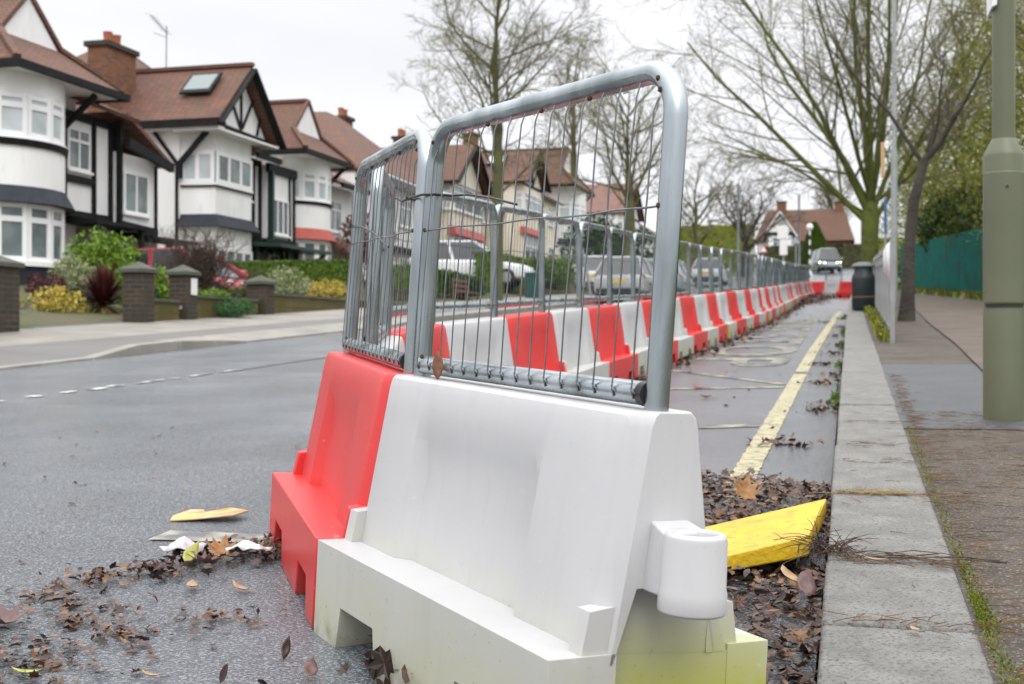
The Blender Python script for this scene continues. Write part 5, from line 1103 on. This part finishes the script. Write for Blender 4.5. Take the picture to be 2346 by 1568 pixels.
window(HE, (0,150.4,0), UX, -UY, -8.7, -6.9, 9.4, 10.7, 3, .3, GLASS)
chimney(HE, -7.9, 156, 14.5, 17.6, 1.0, 1.1, 0); chimney(HE, -1.2, 156, 14.5, 17.4, .9, 1.0, 0)

# ------------------------------------------------------------------ garden walls and piers
def pier(label, y, wd, h, X=-11.0, sign=False, cap='pyr'):
    z = gz(y)+.2; t = thing('brick_pier', label, 'gate pier', (X,y,z), 'dark brick gate piers')
    MB().box(X-wd/2,X+wd/2,y-wd/2,y+wd/2,z-.3,z+h-.09).build('shaft', BRK, t, bevel=.008)
    c = MB(); c.box(X-wd/2-.05,X+wd/2+.05,y-wd/2-.05,y+wd/2+.05,z+h-.089,z+h-.03); k = wd/2+.05
    c.add([(X-k,y-k,z+h-.03),(X+k,y-k,z+h-.03),(X+k,y+k,z+h-.03),(X-k,y+k,z+h-.03),(X,y,z+h+.10)], [(0,1,4),(1,2,4),(2,3,4),(3,0,4)]); c.build('cap_stone', CAPS, t, bevel=.006)
    return t
pier('broad dark brick pier at the left edge, ending a brick garden wall', 14.5, .46, .95)
t = thing('garden_wall', 'dark brick garden wall running out of the picture on the left', 'wall', (-11,12.5,gz(12.5)+.2))
MB().box(-11.14,-10.86,9.5,14.26,gz(12)-.2,gz(14)+.86).build('brickwork', BRK, t); MB().box(-11.2,-10.8,9.5,14.25,gz(14)+.86,gz(14)+.92).build('coping', mat('slate_coping', (.07,.08,.10), .5), t, bevel=.01)
pier('tallest dark brick gate pier, right of the maroon spiky plant', 18.05, .36, .88)
p3_ = pier('dark brick gate pier with a small white notice on its right face', 19.45, .35, .84)
z = gz(19.45)+.2; MB().box(-10.824,-10.811,19.40,19.60,z+.42,z+.70).build('notice', mat('notice_card', (.75,.74,.74), .5), p3_)
MB().box(-11.08,-10.92,19.266,19.274,z+.17,z+.23).build('name_plate', mat('name_plate_grey', (.45,.44,.42), .5), p3_)
pier('low dark brick pier where the mossy wall meets the timber edging', 22.4, .40, .66)
def gwall(label, x, y0, y1, ztop, m=STONE):
    t = thing('garden_wall', label, 'wall', (x,y0,gz(y0)+.2), 'low mossy garden walls')
    MB().box(x-.12,x+.12,y0,y1,gz(y0)-.1,ztop).build('stonework', m, t); MB().box(x-.15,x+.15,y0+.01,y1-.01,ztop,ztop+.05).build('coping', CAPS, t)
gwall('low mossy ochre wall behind the box bush, between two brick piers', -11.05, 19.72, 22.15, gz(19.5)+.58)
gwall('mossy ochre retaining wall under the grey-green and yellow bushes', -11.05, 22.75, 30.5, 1.72)
gwall('short mossy wall between the two tall brick piers', -11.05, 18.34, 19.2, gz(19)+.50)
t = thing('garden_wall', 'low brick edging behind the driveway at the foot of the planting', 'wall', (-14.4,17,hg(-14.4,17)), 'low mossy garden walls')
MB().box(-14.55,-14.35,15.4,19.2,hg(-14.4,15.4)-.2,hg(-14.4,17)+.32).build('stonework', STONE, t)
MB().box(-14.35,-11.2,18.75,18.95,gz(18)-.2,gz(18.8)+.22).build('return_wall', STONE, t)
gwall('low wall along the front gardens behind the wooden bench', -11.6, 31, 41.3, 2.15)
gwall('low wall fronting the gardens beyond the green cabinet', -11.2, 43.5, 60, 2.75)
# ------------------------------------------------------------------ trees and plants
def branch(mbs, p, d, L, r, lv, mx, rnd, cfg):
    k = 5 if lv <= 1 else (4 if lv == 2 else 3); P = [Vector(p)]; d = Vector(d).normalized(); rs = [r]
    wob = cfg.get('wob', .16); up = cfg['up'][min(lv,len(cfg['up'])-1)]
    tip = r*(.28 if lv <= 1 else .45)
    for i in range(k):
        d = (d + Vector((rnd.gauss(0,wob), rnd.gauss(0,wob), rnd.gauss(0,wob*.7)+up))).normalized(); P.append(P[-1]+d*L/k); rs.append(r+(tip-r)*(i+1)/k)
    mbs[0 if lv <= cfg.get('limb',1) else 1].tube(P, rs, [10,7,5,4,3,3][min(lv,5)], cap=False)
    if lv >= mx: return
    n = cfg['n'][lv]; 
    for c in range(n):
        t = cfg.get('t0',.25) + (1-cfg.get('t0',.25))*(c+rnd.random()*.8)/n; t = min(t,.99)
        j = min(int(t*k), k-1); q = P[j].lerp(P[j+1], t*k-j); ax = (P[j+1]-P[j]).normalized()
        a = rnd.uniform(*cfg['ang'][min(lv,len(cfg['ang'])-1)]); o = ax.orthogonal().normalized(); o.rotate(Matrix.Rotation(rnd.uniform(0,6.28),3,ax))
        nd = ax*cos(a)+o*sin(a)
        branch(mbs, q, nd, L*cfg['len'][min(lv,len(cfg['len'])-1)]*rnd.uniform(.7,1.2)*(1.1-.45*t), max(rs[j]*cfg.get('thin',.5), cfg['rmin']), lv+1, mx, rnd, cfg)
def bare_tree(name, label, x, y, trunk, limbs, cfg, mx=4, bark=None, twig=None, group=None, seed=1, z=None):
    """trunk: [(dx,dy,h,r)...]; limbs: [(dx,dy,h, (direction), length, radius)]"""
    z = (hg(x,y)+.05) if z is None else z; t = thing(name, label, 'tree', (x,y,z), group); rnd = random.Random(seed)
    a, b = MB(), MB(); O = Vector((x,y,z)); pts = [O+Vector((q[0],q[1],q[2])) for q in trunk]
    fl = [O+Vector((0,0,-.3))]+pts; rr = [trunk[0][3]*1.35]+[q[3] for q in trunk]
    a.tube(fl, rr, 14, cap=True)
    for lx_, ly2, h, d, L, r in limbs: branch((a,b), O+Vector((lx_,ly2,h)), d, L, r, 1, mx, rnd, cfg)
    a.build('trunk', bark or BARK, t, smooth=60, fix=False); b.build('crown', twig or TWIG, t, smooth=60, fix=False); return t
def fan(rnd, n, h0, h1, lean, L, r, az=None):
    o = []
    for i in range(n):
        a = (az[i] if az else i*2.4+rnd.uniform(-.4,.4)); l = rnd.uniform(*lean); h = h0+(h1-h0)*i/max(1,n-1)
        o.append((0,0,h,(sin(l)*cos(a),sin(l)*sin(a),cos(l)),L*rnd.uniform(.85,1.1),r*rnd.uniform(.8,1.1)))
    return o
rn = random.Random(3)
CF = dict(n=[0,8,7,5,3], len=[1,.5,.5,.52,.5], ang=[(.5,.95),(.5,1.0),(.5,1.1),(.4,1.0)], up=[.1,.07,.03,.0,-.02], rmin=.0055, thin=.45, wob=.15, t0=.2)
bare_tree('street_tree', 'tall bare tree on the far pavement, left of the two seen through the mesh', -9.4, 33.6, [(0,0,0,.19),(.02,0,2.5,.17),(.05,0,4.0,.14),(-.02,0,5.8,.075),(.0,0,7.4,.045),(.05,0,9.0,.02)],
    fan(rn,19,3.0,8.2,(.6,1.15),3.0,.038)+[(.05,0,3.9,(.20,.05,.97),4.8,.07),(.0,0,4.4,(-.2,.1,.97),3.8,.05),(.0,0,4.1,(.05,-.25,.97),4.2,.05)], CF, 4, group='bare trees along the far pavement', seed=4)
bare_tree('street_tree', 'bare spreading tree on the far pavement behind the silver car', -9.4, 55.5, [(0,0,0,.30),(.0,0,2.5,.26),(.0,0,4.4,.21),(-.1,0,5.8,.10),(-.1,0,7.4,.05),(0,0,9.0,.02)],
    fan(rn,18,3.4,8.2,(.6,1.2),3.6,.055)+[(0,0,4.1,(.55,0,.8),3.9,.09),(0,0,4.0,(-.6,.1,.75),4.0,.09),(0,0,4.5,(.25,-.2,.95),4.0,.08)], CF, 4, group='bare trees along the far pavement', seed=9)
CB = dict(n=[0,10,9,7,4], len=[1,.46,.5,.52,.5], ang=[(.35,.8),(.35,.85),(.45,1.0),(.5,1.1)], up=[.1,.08,.05,.01,-.03], rmin=.006, thin=.42, wob=.10, t0=.12)
LB = []
for i, (dx, dy, dz, L, r) in enumerate([(-.78,-.1,.72,8.2,.15),(-.60,.3,.86,8.4,.15),(-.45,-.4,.95,8.8,.15),(-.25,.15,1,9.2,.16),(-.05,-.3,1,9.6,.15),(.12,.35,1,9.2,.14),(.3,-.2,.95,8.8,.14),(.5,.3,.85,8.2,.13),(.72,-.1,.75,7.6,.12),(.85,.3,.55,6.0,.10),(-.9,.2,.45,5.2,.09),(-.2,-.75,.8,7.0,.12)]):
    LB.append((dx*.16, dy*.12, 2.35+.12*(i*5%8), (dx*.85,dy,dz*1.05), L, r*.66))
bare_tree('street_tree', 'big mossy green tree with many upright limbs, behind the black bin', .62, 40.3, [(0,0,0,.32),(0,0,.5,.27),(-.03,0,1.6,.25),(0,0,2.5,.28),(0,0,2.95,.2)], LB, CB, 4, bark=mat('green_moss_bark', (.08,.095,.018), .9, col2=(.115,.14,.02), scale=2.2, col3=(.05,.045,.02), scale3=4, bump=.8, bscale=18, bdist=.04), twig=mat('olive_twig_bark', (.13,.14,.035), .9, col2=(.14,.125,.065), scale=1.2), seed=12, z=gz(40.3)+.1)
# dark leaning tree by the railing
CD = dict(n=[0,6,5,5,3], len=[1,.5,.55,.5,.5], ang=[(.5,1.0),(.5,1.1),(.5,1.2)], up=[0,.03,.0,-.03], rmin=.0042, thin=.5, wob=.18, t0=.15)
bare_tree('leaning_tree', 'dark leaning tree with two crooked limbs between the railing and the green fence', .84, 19.75, [(-.02,0,0,.135),(.0,0,.4,.10),(.03,0,1.2,.085),(.09,0,1.8,.08),(.20,0,2.25,.07),(.24,0,2.42,.062)],
    [(.24,0,2.40,(.82,0,.55),1.7,.05),(.22,0,2.35,(-.40,.1,.9),2.4,.034),(.18,0,2.3,(.1,-.1,1),1.3,.03),(.3,0,2.5,(.5,.2,.9),1.5,.03)], CD, 4, bark=BARKD, twig=mat('dark_twig_bark', (.075,.065,.05), .9, col2=(.12,.10,.075), scale=2), seed=5, z=gz(19.75)+.1)
# far bare trees
CS = dict(n=[0,6,6,5], len=[1,.55,.52,.5], ang=[(.4,1.0),(.5,1.0),(.5,1.1)], up=[.05,.04,.0], rmin=.016, thin=.5, wob=.2)
bare_tree('bare_tree', 'small dark bare tree with a crooked trunk, left of the far house', -7.1, 91, [(0,0,0,.34),(0,0,1.6,.28),(0,0,2.6,.2)], fan(rn,9,1.8,2.7,(.4,1.0),4.0,.13), CS, 4, bark=BARKD, twig=mat('grey_brown_twigs', (.10,.085,.06), .9), seed=31, group='bare trees at the far junction')
bare_tree('bare_tree', 'thin bare tree just right of the tall steel post, beyond the hedge', -9.8, 84, [(0,0,0,.22),(0,0,2.2,.18),(0,0,5,.1)], fan(rn,9,1.8,4.9,(.4,1.0),3.2,.09), CS, 4, twig=TWIGB, seed=33, group='bare trees at the far junction')
bare_tree('bare_tree', 'faint bare tree rising behind the right end of the far house', -2.2, 172, [(0,0,0,.4),(0,0,5,.3),(0,0,9,.15)], fan(rn,11,4,9,(.4,1.1),5.5,.16), dict(CS, rmin=.03), 4, twig=TWIGB, seed=35, group='bare trees at the far junction')
bare_tree('bare_tree', 'tall faint bare tree whose top shows above the nearest steel panel', -17.2, 80, [(0,0,0,.3),(0,0,5,.22),(0,0,12,.08)], fan(rn,12,6,12,(.25,.6),3.6,.08), dict(CS, rmin=.013, up=[.1,.1,.06]), 4, twig=TWIGB, seed=37)

def cards(mb, c, rad, n, s, rnd, clumps=26, flat_=.0, zmin=None, hollow=.55):
    C = []
    for i in range(clumps):
        while 1:
            v = Vector((rnd.uniform(-1,1), rnd.uniform(-1,1), rnd.uniform(-1,1)))
            if hollow*.8 < v.length < 1: break
        C.append((v, rnd.uniform(.14,.36)))
    for i in range(n):
        v, sp = rnd.choice(C); q = v + Vector((rnd.gauss(0,sp), rnd.gauss(0,sp), rnd.gauss(0,sp)*.8))
        if q.length > 1.22: q = q.normalized()*rnd.uniform(.9,1.2)
        p = Vector((c[0]+q.x*rad[0], c[1]+q.y*rad[1], c[2]+q.z*rad[2]))
        if zmin is not None and p.z < zmin: p.z = zmin + rnd.random()*.1
        a = Vector((rnd.gauss(0,1), rnd.gauss(0,1), rnd.gauss(0,.7))).normalized(); b = a.orthogonal().normalized(); b.rotate(Matrix.Rotation(rnd.uniform(0,6.28),3,a)); e_ = a.cross(b)
        L = s*rnd.uniform(.6,1.35); W_ = L*rnd.uniform(.32,.5)
        mb.add([p-b*L/2, p+e_*W_/2+a*L*.08, p+b*L/2, p-e_*W_/2+a*L*.08], [(0,1,2),(0,2,3)])
def bush(name, label, cat, x, y, zc, rad, n, s, m, group=None, seed=1, stems=True, clumps=26):
    zb = hg(x,y); t = thing(name, label, cat, (x,y,zb), group); rnd = random.Random(seed*7+1)
    mb = MB(); cards(mb, (x,y,zc), rad, n, s, rnd, clumps); mb.build('foliage', m, t, fix=False)
    if stems:
        sm2 = MB()
        for i in range(9): a = rnd.uniform(0,6.28); sm2.tube([(x,y,zb-.05),(x+cos(a)*rad[0]*.3,y+sin(a)*rad[1]*.3,(zb+zc)/2),(x+cos(a)*rad[0]*.7,y+sin(a)*rad[1]*.7,zc+rad[2]*.4)], [.022,.016,.006], 5)
        sm2.build('stems', BARKD, t, fix=False)
    return t
GG = 'front garden shrubs'
bush('shrub', 'tall bright green leafy shrub in front of the leftmost porch', 'shrub', -14.0, 21.7, 2.30, (.66,.66,.62), 2600, .13, L_BRIGHT, GG, 1)
bush('shrub', 'pale variegated shrub to the left of the bright green one', 'shrub', -13.5, 20.0, 1.98, (.36,.36,.34), 1500, .07, L_PALE, GG, 2)
bush('shrub', 'golden yellow shrub at the foot of the planting beside the driveway', 'shrub', -12.6, 18.2, 1.42, (.46,.40,.26), 1500, .075, L_YEL, GG, 3)
mb_ = MB(); rnd = random.Random(5)
bush('shrub', 'lime green shrub between the maroon spiky plant and the tall pier', 'shrub', -12.2, 19.8, 1.78, (.28,.3,.36), 1000, .085, L_BRIGHT, GG, 4)
bush('shrub', 'lime green shrub between the two tall brick piers', 'shrub', -12.0, 20.2, 1.70, (.36,.36,.42), 1500, .085, L_BRIGHT, GG, 5)
bush('shrub', 'rounded dark green box bush at the foot of the mossy wall', 'shrub', -10.72, 20.75, 1.38, (.34,.36,.24), 2200, .05, leafm('box_leaves', [(.03,.10,.025),(.06,.15,.05),(.02,.06,.02)]), GG, 6)
bush('shrub', 'grey-green domed shrub on the retaining wall by the hedge', 'shrub', -11.6, 24.75, 1.98, (.50,.52,.38), 2800, .06, L_PALE, GG, 7)
bush('shrub', 'straw yellow rounded shrub on the retaining wall, nearest the steel panels', 'shrub', -11.5, 26.75, 1.93, (.42,.44,.28), 2000, .06, L_YEL, GG, 8)
bush('shrub', 'dark red acer low beside the bow window plinth', 'shrub', -13.3, 18.9, 1.75, (.30,.3,.22), 700, .07, L_RED, GG, 9)
bush('shrub', 'dark green shrubs filling the bed behind the maroon spiky plant', 'shrub', -13.2, 19.6, 1.45, (.75,.5,.34), 2200, .09, L_DARK, GG, 10)
bush('shrub', 'leafy green plants with yellow flowers on top of the mossy wall', 'shrub', -11.5, 21.3, 1.68, (.2,.6,.12), 900, .06, L_BRIGHT, GG, 11)
bush('shrub', 'green shrub against the tallest pier, at its foot', 'shrub', -11.3, 18.75, 1.45, (.2,.2,.34), 700, .07, L_DARK, GG, 12)
bush('shrub', 'maroon-leaved tree seen between the two nearest posts', 'shrub', -13.2, 33.6, 3.6, (.75,.7,.8), 1800, .12, L_RED, GG, 13)
bush('shrub', 'tall dark laurel behind the silver hatchback', 'shrub', -10.8, 57.5, 4.6, (2.0,2.0,1.9), 5000, .24, L_DARK, GG, 14)
bush('shrub', 'olive green shrub beside the white off-roader', 'shrub', -12.0, 50.5, 3.6, (1.2,2.0,.7), 3500, .16, L_HEDGE, GG, 15)
bush('shrub', 'low dark green shrubs behind the slatted bench', 'shrub', -11.9, 37.8, 2.55, (.5,2.2,.42), 3500, .12, L_DARK, GG, 16)
bush('shrub', 'low green shrubs along the top of the mossy wall behind the notice pier', 'shrub', -12.3, 21.3, 1.62, (.55,.9,.30), 2200, .085, L_HEDGE, GG, 41)
bush('shrub', 'leafy green shrub between the bare shrub and the hedge, below the red car', 'shrub', -12.1, 24.0, 1.72, (.45,.8,.26), 1600, .08, L_HEDGE, GG, 42)
bush('shrub', 'straggly yellow-brown plants at the left of the planting, next to the wide pier', 'shrub', -13.4, 17.6, 1.42, (.5,.5,.2), 1200, .07, leafm('straggly_leaves', [(.22,.20,.03),(.14,.15,.03),(.30,.24,.06)]), GG, 43)
# maroon spiky cordyline with straw skirt
x, y = -12.2, 18.9; zb = 1.18; t = thing('spiky_plant', 'maroon spiky cordyline with a skirt of dead straw leaves beside the driveway', 'plant', (x,y,zb), GG)
for nm, m, n, el0, el1, L0, zz in (('leaves',L_RED,420,.05,1.5,.74,.24),('dead_leaves',L_STRAW,90,-.9,-.15,.5,.26)):
    mb = MB()
    for i in range(n):
        a = rnd.uniform(0,6.28); el = rnd.uniform(el0,el1); L = L0*rnd.uniform(.7,1.1); d = Vector((cos(a)*cos(el), sin(a)*cos(el), sin(el))); s = d.cross(UZ).normalized()*.018
        p0 = Vector((x,y,zb+zz)); p1 = p0+d*L*.55; p2 = p0+d*L+Vector((0,0,-.06 if el < 1 else 0)); mb.add([p0-s,p0+s,p1+s*.9,p1-s*.9,p2],[(0,1,2,3),(3,2,4)])
    mb.build(nm, m, t, fix=False)
# bare winter shrub
t = thing('bare_shrub', 'leafless brown twiggy shrub rising behind the mossy wall', 'shrub', (-12.3,22.4,1.5), GG); a, b = MB(), MB(); rnd = random.Random(8)
CW = dict(n=[0,7,6,4], len=[1,.55,.5,.5], ang=[(.3,.8),(.3,.9),(.4,1)], up=[.1,.05,.03], rmin=.0045, thin=.55, wob=.14, limb=0)
for i in range(70):
    l = abs(rnd.gauss(0,.5)); az = rnd.uniform(0,6.28); branch((a,b), (-12.3+rnd.gauss(0,.08),22.4+rnd.gauss(0,.08),1.45), (sin(l)*cos(az),sin(l)*sin(az),cos(l)), 1.25*rnd.uniform(.6,1.15), .016, 1, 3, rnd, CW)
b.build('twigs', mat('shrub_twigs', (.055,.04,.028), .9, col2=(.085,.06,.045), scale=4), t, fix=False)
def hedge(name, label, x0, x1, y0, y1, z0, z1, m, n, s, group='clipped hedges', rough=.05, seed=2):
    t = thing(name, label, 'hedge', ((x0+x1)/2,(y0+y1)/2,z0), group); rnd = random.Random(seed); mb = MB(); mb.box(x0+.08,x1-.08,y0+.08,y1-.08,z0,z1-.08)
    X, Y, Z = x1-x0, y1-y0, z1-z0; A_ = [Y*Z, Y*Z, X*Z, X*Z, X*Y]
    for i in range(n):
        f = rnd.choices(range(5), A_)[0]; u, v = rnd.random(), rnd.random(); j = abs(rnd.gauss(0,rough))
        p = [Vector((x0+j,y0+u*Y,z0+v*Z)),Vector((x1-j,y0+u*Y,z0+v*Z)),Vector((x0+u*X,y0+j,z0+v*Z)),Vector((x0+u*X,y1-j,z0+v*Z)),Vector((x0+u*X,y0+v*Y,z1-j*.7))][f]
        a = Vector((rnd.gauss(0,1),rnd.gauss(0,1),rnd.gauss(0,1))).normalized(); q_ = a.orthogonal().normalized(); e_ = a.cross(q_); L = s*rnd.uniform(.6,1.3)
        mb.add([p-q_*L/2,p+e_*L*.22,p+q_*L/2,p-e_*L*.22],[(0,1,2),(0,2,3)])
    mb.build('foliage', m, t, fix=False); return t
hedge('hedge', 'square-cut green hedge between two front gardens, left of the steel panels', -15.2, -11.35, 27.3, 28.2, 1.5, 2.72, L_HEDGE, 9000, .085)
hedge('hedge', 'clipped green hedge in front of the cream houses, behind the mesh', -12.9, -12.0, 43.0, 55, hg(-12.5,43), 4.0, L_HEDGE, 6000, .14, seed=4)
hedge('hedge', 'clipped hedge behind the wooden slatted bench', -12.6, -11.75, 33.0, 41, hg(-12,33), 2.95, L_HEDGE, 5000, .11, seed=5)
hedge('hedge', 'tall brown-green hedge at the far left of the junction', -14.5, -7.9, 108, 111, 6.6, 10.7, L_OLIVE, 6000, .35, rough=.25, seed=6)
hedge('hedge', 'dark hedge under the far house, behind the conifer', -7.8, 3.5, 118, 120, 7.2, 9.6, leafm('dark_hedge_leaves', [(.03,.045,.012),(.06,.06,.02),(.02,.03,.01)]), 4000, .3, rough=.2, seed=7)
hedge('hedge', 'straw-brown hedge beside the road at the far right', 1.5, 7, 96, 99, 6.0, 8.4, L_OLIVE, 3500, .28, rough=.2, seed=8)
# conifer
t = thing('conifer', 'yellow-green conical conifer in front of the far house', 'tree', (-2.9,113,7.0)); mb = MB(); rnd = random.Random(3)
for i in range(5200):
    h = rnd.random()**1.5; r_ = 1.75*(1-h)**.8*(.75+.35*rnd.random())+.08; a = rnd.uniform(0,6.28); p = Vector((-2.9+cos(a)*r_,113+sin(a)*r_,7.0+h*4.2)); d = Vector((cos(a)*.5,sin(a)*.5,.9)).normalized(); s = Vector((-sin(a),cos(a),0)); L = rnd.uniform(.14,.32)
    mb.add([p-d*L/2,p+s*L*.25,p+d*L/2,p-s*L*.25],[(0,1,2),(0,2,3)])
mb.build('foliage', L_CONIF, t, fix=False); rod(MB(), -2.9, 113, 6.5, 9, .12, .05).build('trunk', BARKD, t)
# the wood on the right
GWD = 'trees of the wood behind the green fence'
WTWIG = mat('mossy_twig_bark', (.17,.18,.03), .9, col2=(.16,.14,.05), scale=1.0)
def wood_tree(label, x, y, h, n, rad, s, m, seed, trunk_r=.13, twig=None):
    z = hg(x,y); rnd = random.Random(seed)
    cf = dict(n=[0,6,6,4], len=[1,.55,.5,.5], ang=[(.3,.9),(.4,1.0),(.4,1.1)], up=[.08,.04,.0], rmin=.009, thin=.5, wob=.2, t0=.2)
    t = bare_tree('wood_tree', label, x, y, [(0,0,0,trunk_r),(.05,0,h*.3,trunk_r*.8),(-.1,0,h*.6,trunk_r*.5),(.1,0,h*.9,trunk_r*.2)], fan(rnd,13,h*.22,h*.9,(.3,1.05),h*.36,trunk_r*.42), cf, 4, bark=BARK, twig=twig or WTWIG, group=GWD, seed=seed)
    mb = MB(); cards(mb, (x,y,z+h*.50), (rad[0]*1.1,rad[1]*1.1,rad[2]*1.15), int(n*3.0), s*.75, rnd, 60, hollow=.2); mb.build('foliage', m, t, fix=False); return t
wd = [('bushy olive tree of the wood, just left of the olive lamp column', 4.35, 30, 7.2, 3000, (1.7,2.2,2.6), .12, L_OLIVE),
 ('bare-topped tree of the wood right of the olive lamp column', 5.2, 26, 7.6, 2600, (1.5,2,3.0), .12, L_OLIVE),
 ('twiggy tree of the wood above the middle of the green fence', 5.0, 37, 9.2, 3400, (2.0,2.4,3.2), .14, L_OLIVE),
 ('tall thin tree of the wood between the leaning tree and the lamp column', 4.9, 44, 10.5, 3000, (2.0,2.4,3.4), .15, L_OLIVE),
 ('mossy tree of the wood behind the leaning dark tree', 4.2, 51, 10.0, 3000, (1.9,2.4,3.3), .16, L_OLIVE),
 ('tree of the wood at the far end of the green fence', 3.7, 59, 9.0, 2800, (1.8,2.4,2.8), .17, L_OLIVE),
 ('brown leafless tree of the wood beyond the end of the green fence', 3.5, 70, 8.2, 1800, (1.8,2.4,2.6), .2, L_OLIVE),
 ('tall tree deep in the wood at the right edge of the picture', 8.2, 36, 11.5, 2400, (2.4,2.4,3.6), .16, L_OLIVE)]
for i, (lb_, x, y, h, n, rad, s, m) in enumerate(wd): wood_tree(lb_, x, y, h, n, rad, s, m, 50+i)
bush('evergreen', 'dark glossy evergreen above the far part of the green fence', 'shrub', 3.75, 52, 5.2, (1.0,2.2,1.3), 3800, .22, L_DARK, GWD, 21)
bush('evergreen', 'dark ivy thicket above the fence behind the lamp column', 'shrub', 4.9, 34.5, 4.0, (.9,2.6,1.2), 3800, .16, L_DARK, GWD, 22)
bush('evergreen', 'mid green ivy-clad thicket in the middle of the wood edge', 'shrub', 4.3, 43.5, 4.9, (1.0,2.6,1.3), 3600, .19, leafm('ivy_leaves', [(.05,.09,.01),(.10,.13,.02),(.03,.06,.01)]), GWD, 23)
bush('evergreen', 'olive thicket at the right edge behind the lamp column', 'shrub', 5.6, 29, 3.4, (1.1,2.6,1.6), 3600, .13, L_OLIVE, GWD, 24)
bush('evergreen', 'yellow-green thicket beyond the end of the green fence', 'shrub', 3.2, 66, 5.3, (1.2,2.4,1.3), 2600, .24, L_OLIVE, GWD, 25)
bush('evergreen', 'brown-green thicket deep in the wood behind the tall thin tree', 'shrub', 7.5, 46, 6.2, (2.4,5,2.6), 5000, .22, L_OLIVE, GWD, 26)
bush('evergreen', 'dense dark thicket closing the wood behind the bushy olive tree', 'shrub', 8.5, 35, 4.6, (2.6,5,2.6), 5000, .2, leafm('wood_leaves', [(.06,.07,.015),(.10,.10,.025),(.04,.045,.012)]), GWD, 27)
# verge at the foot of the fence
def verge(r): y = r.uniform(10,62); xf = interp(y, [(8,5.1),(22,4.6),(38,3.67),(62,2.36)]); return (xf-abs(r.gauss(0,.28))-.05, y, gz(y)+.12)
tufts('verge_grass', 'rough grass and weeds along the foot of the green fence', 5200, verge, .16, leafm('verge_leaves', [(.10,.16,.012),(.16,.20,.03),(.20,.16,.06),(.07,.11,.012)]), 'grass', 1.2)
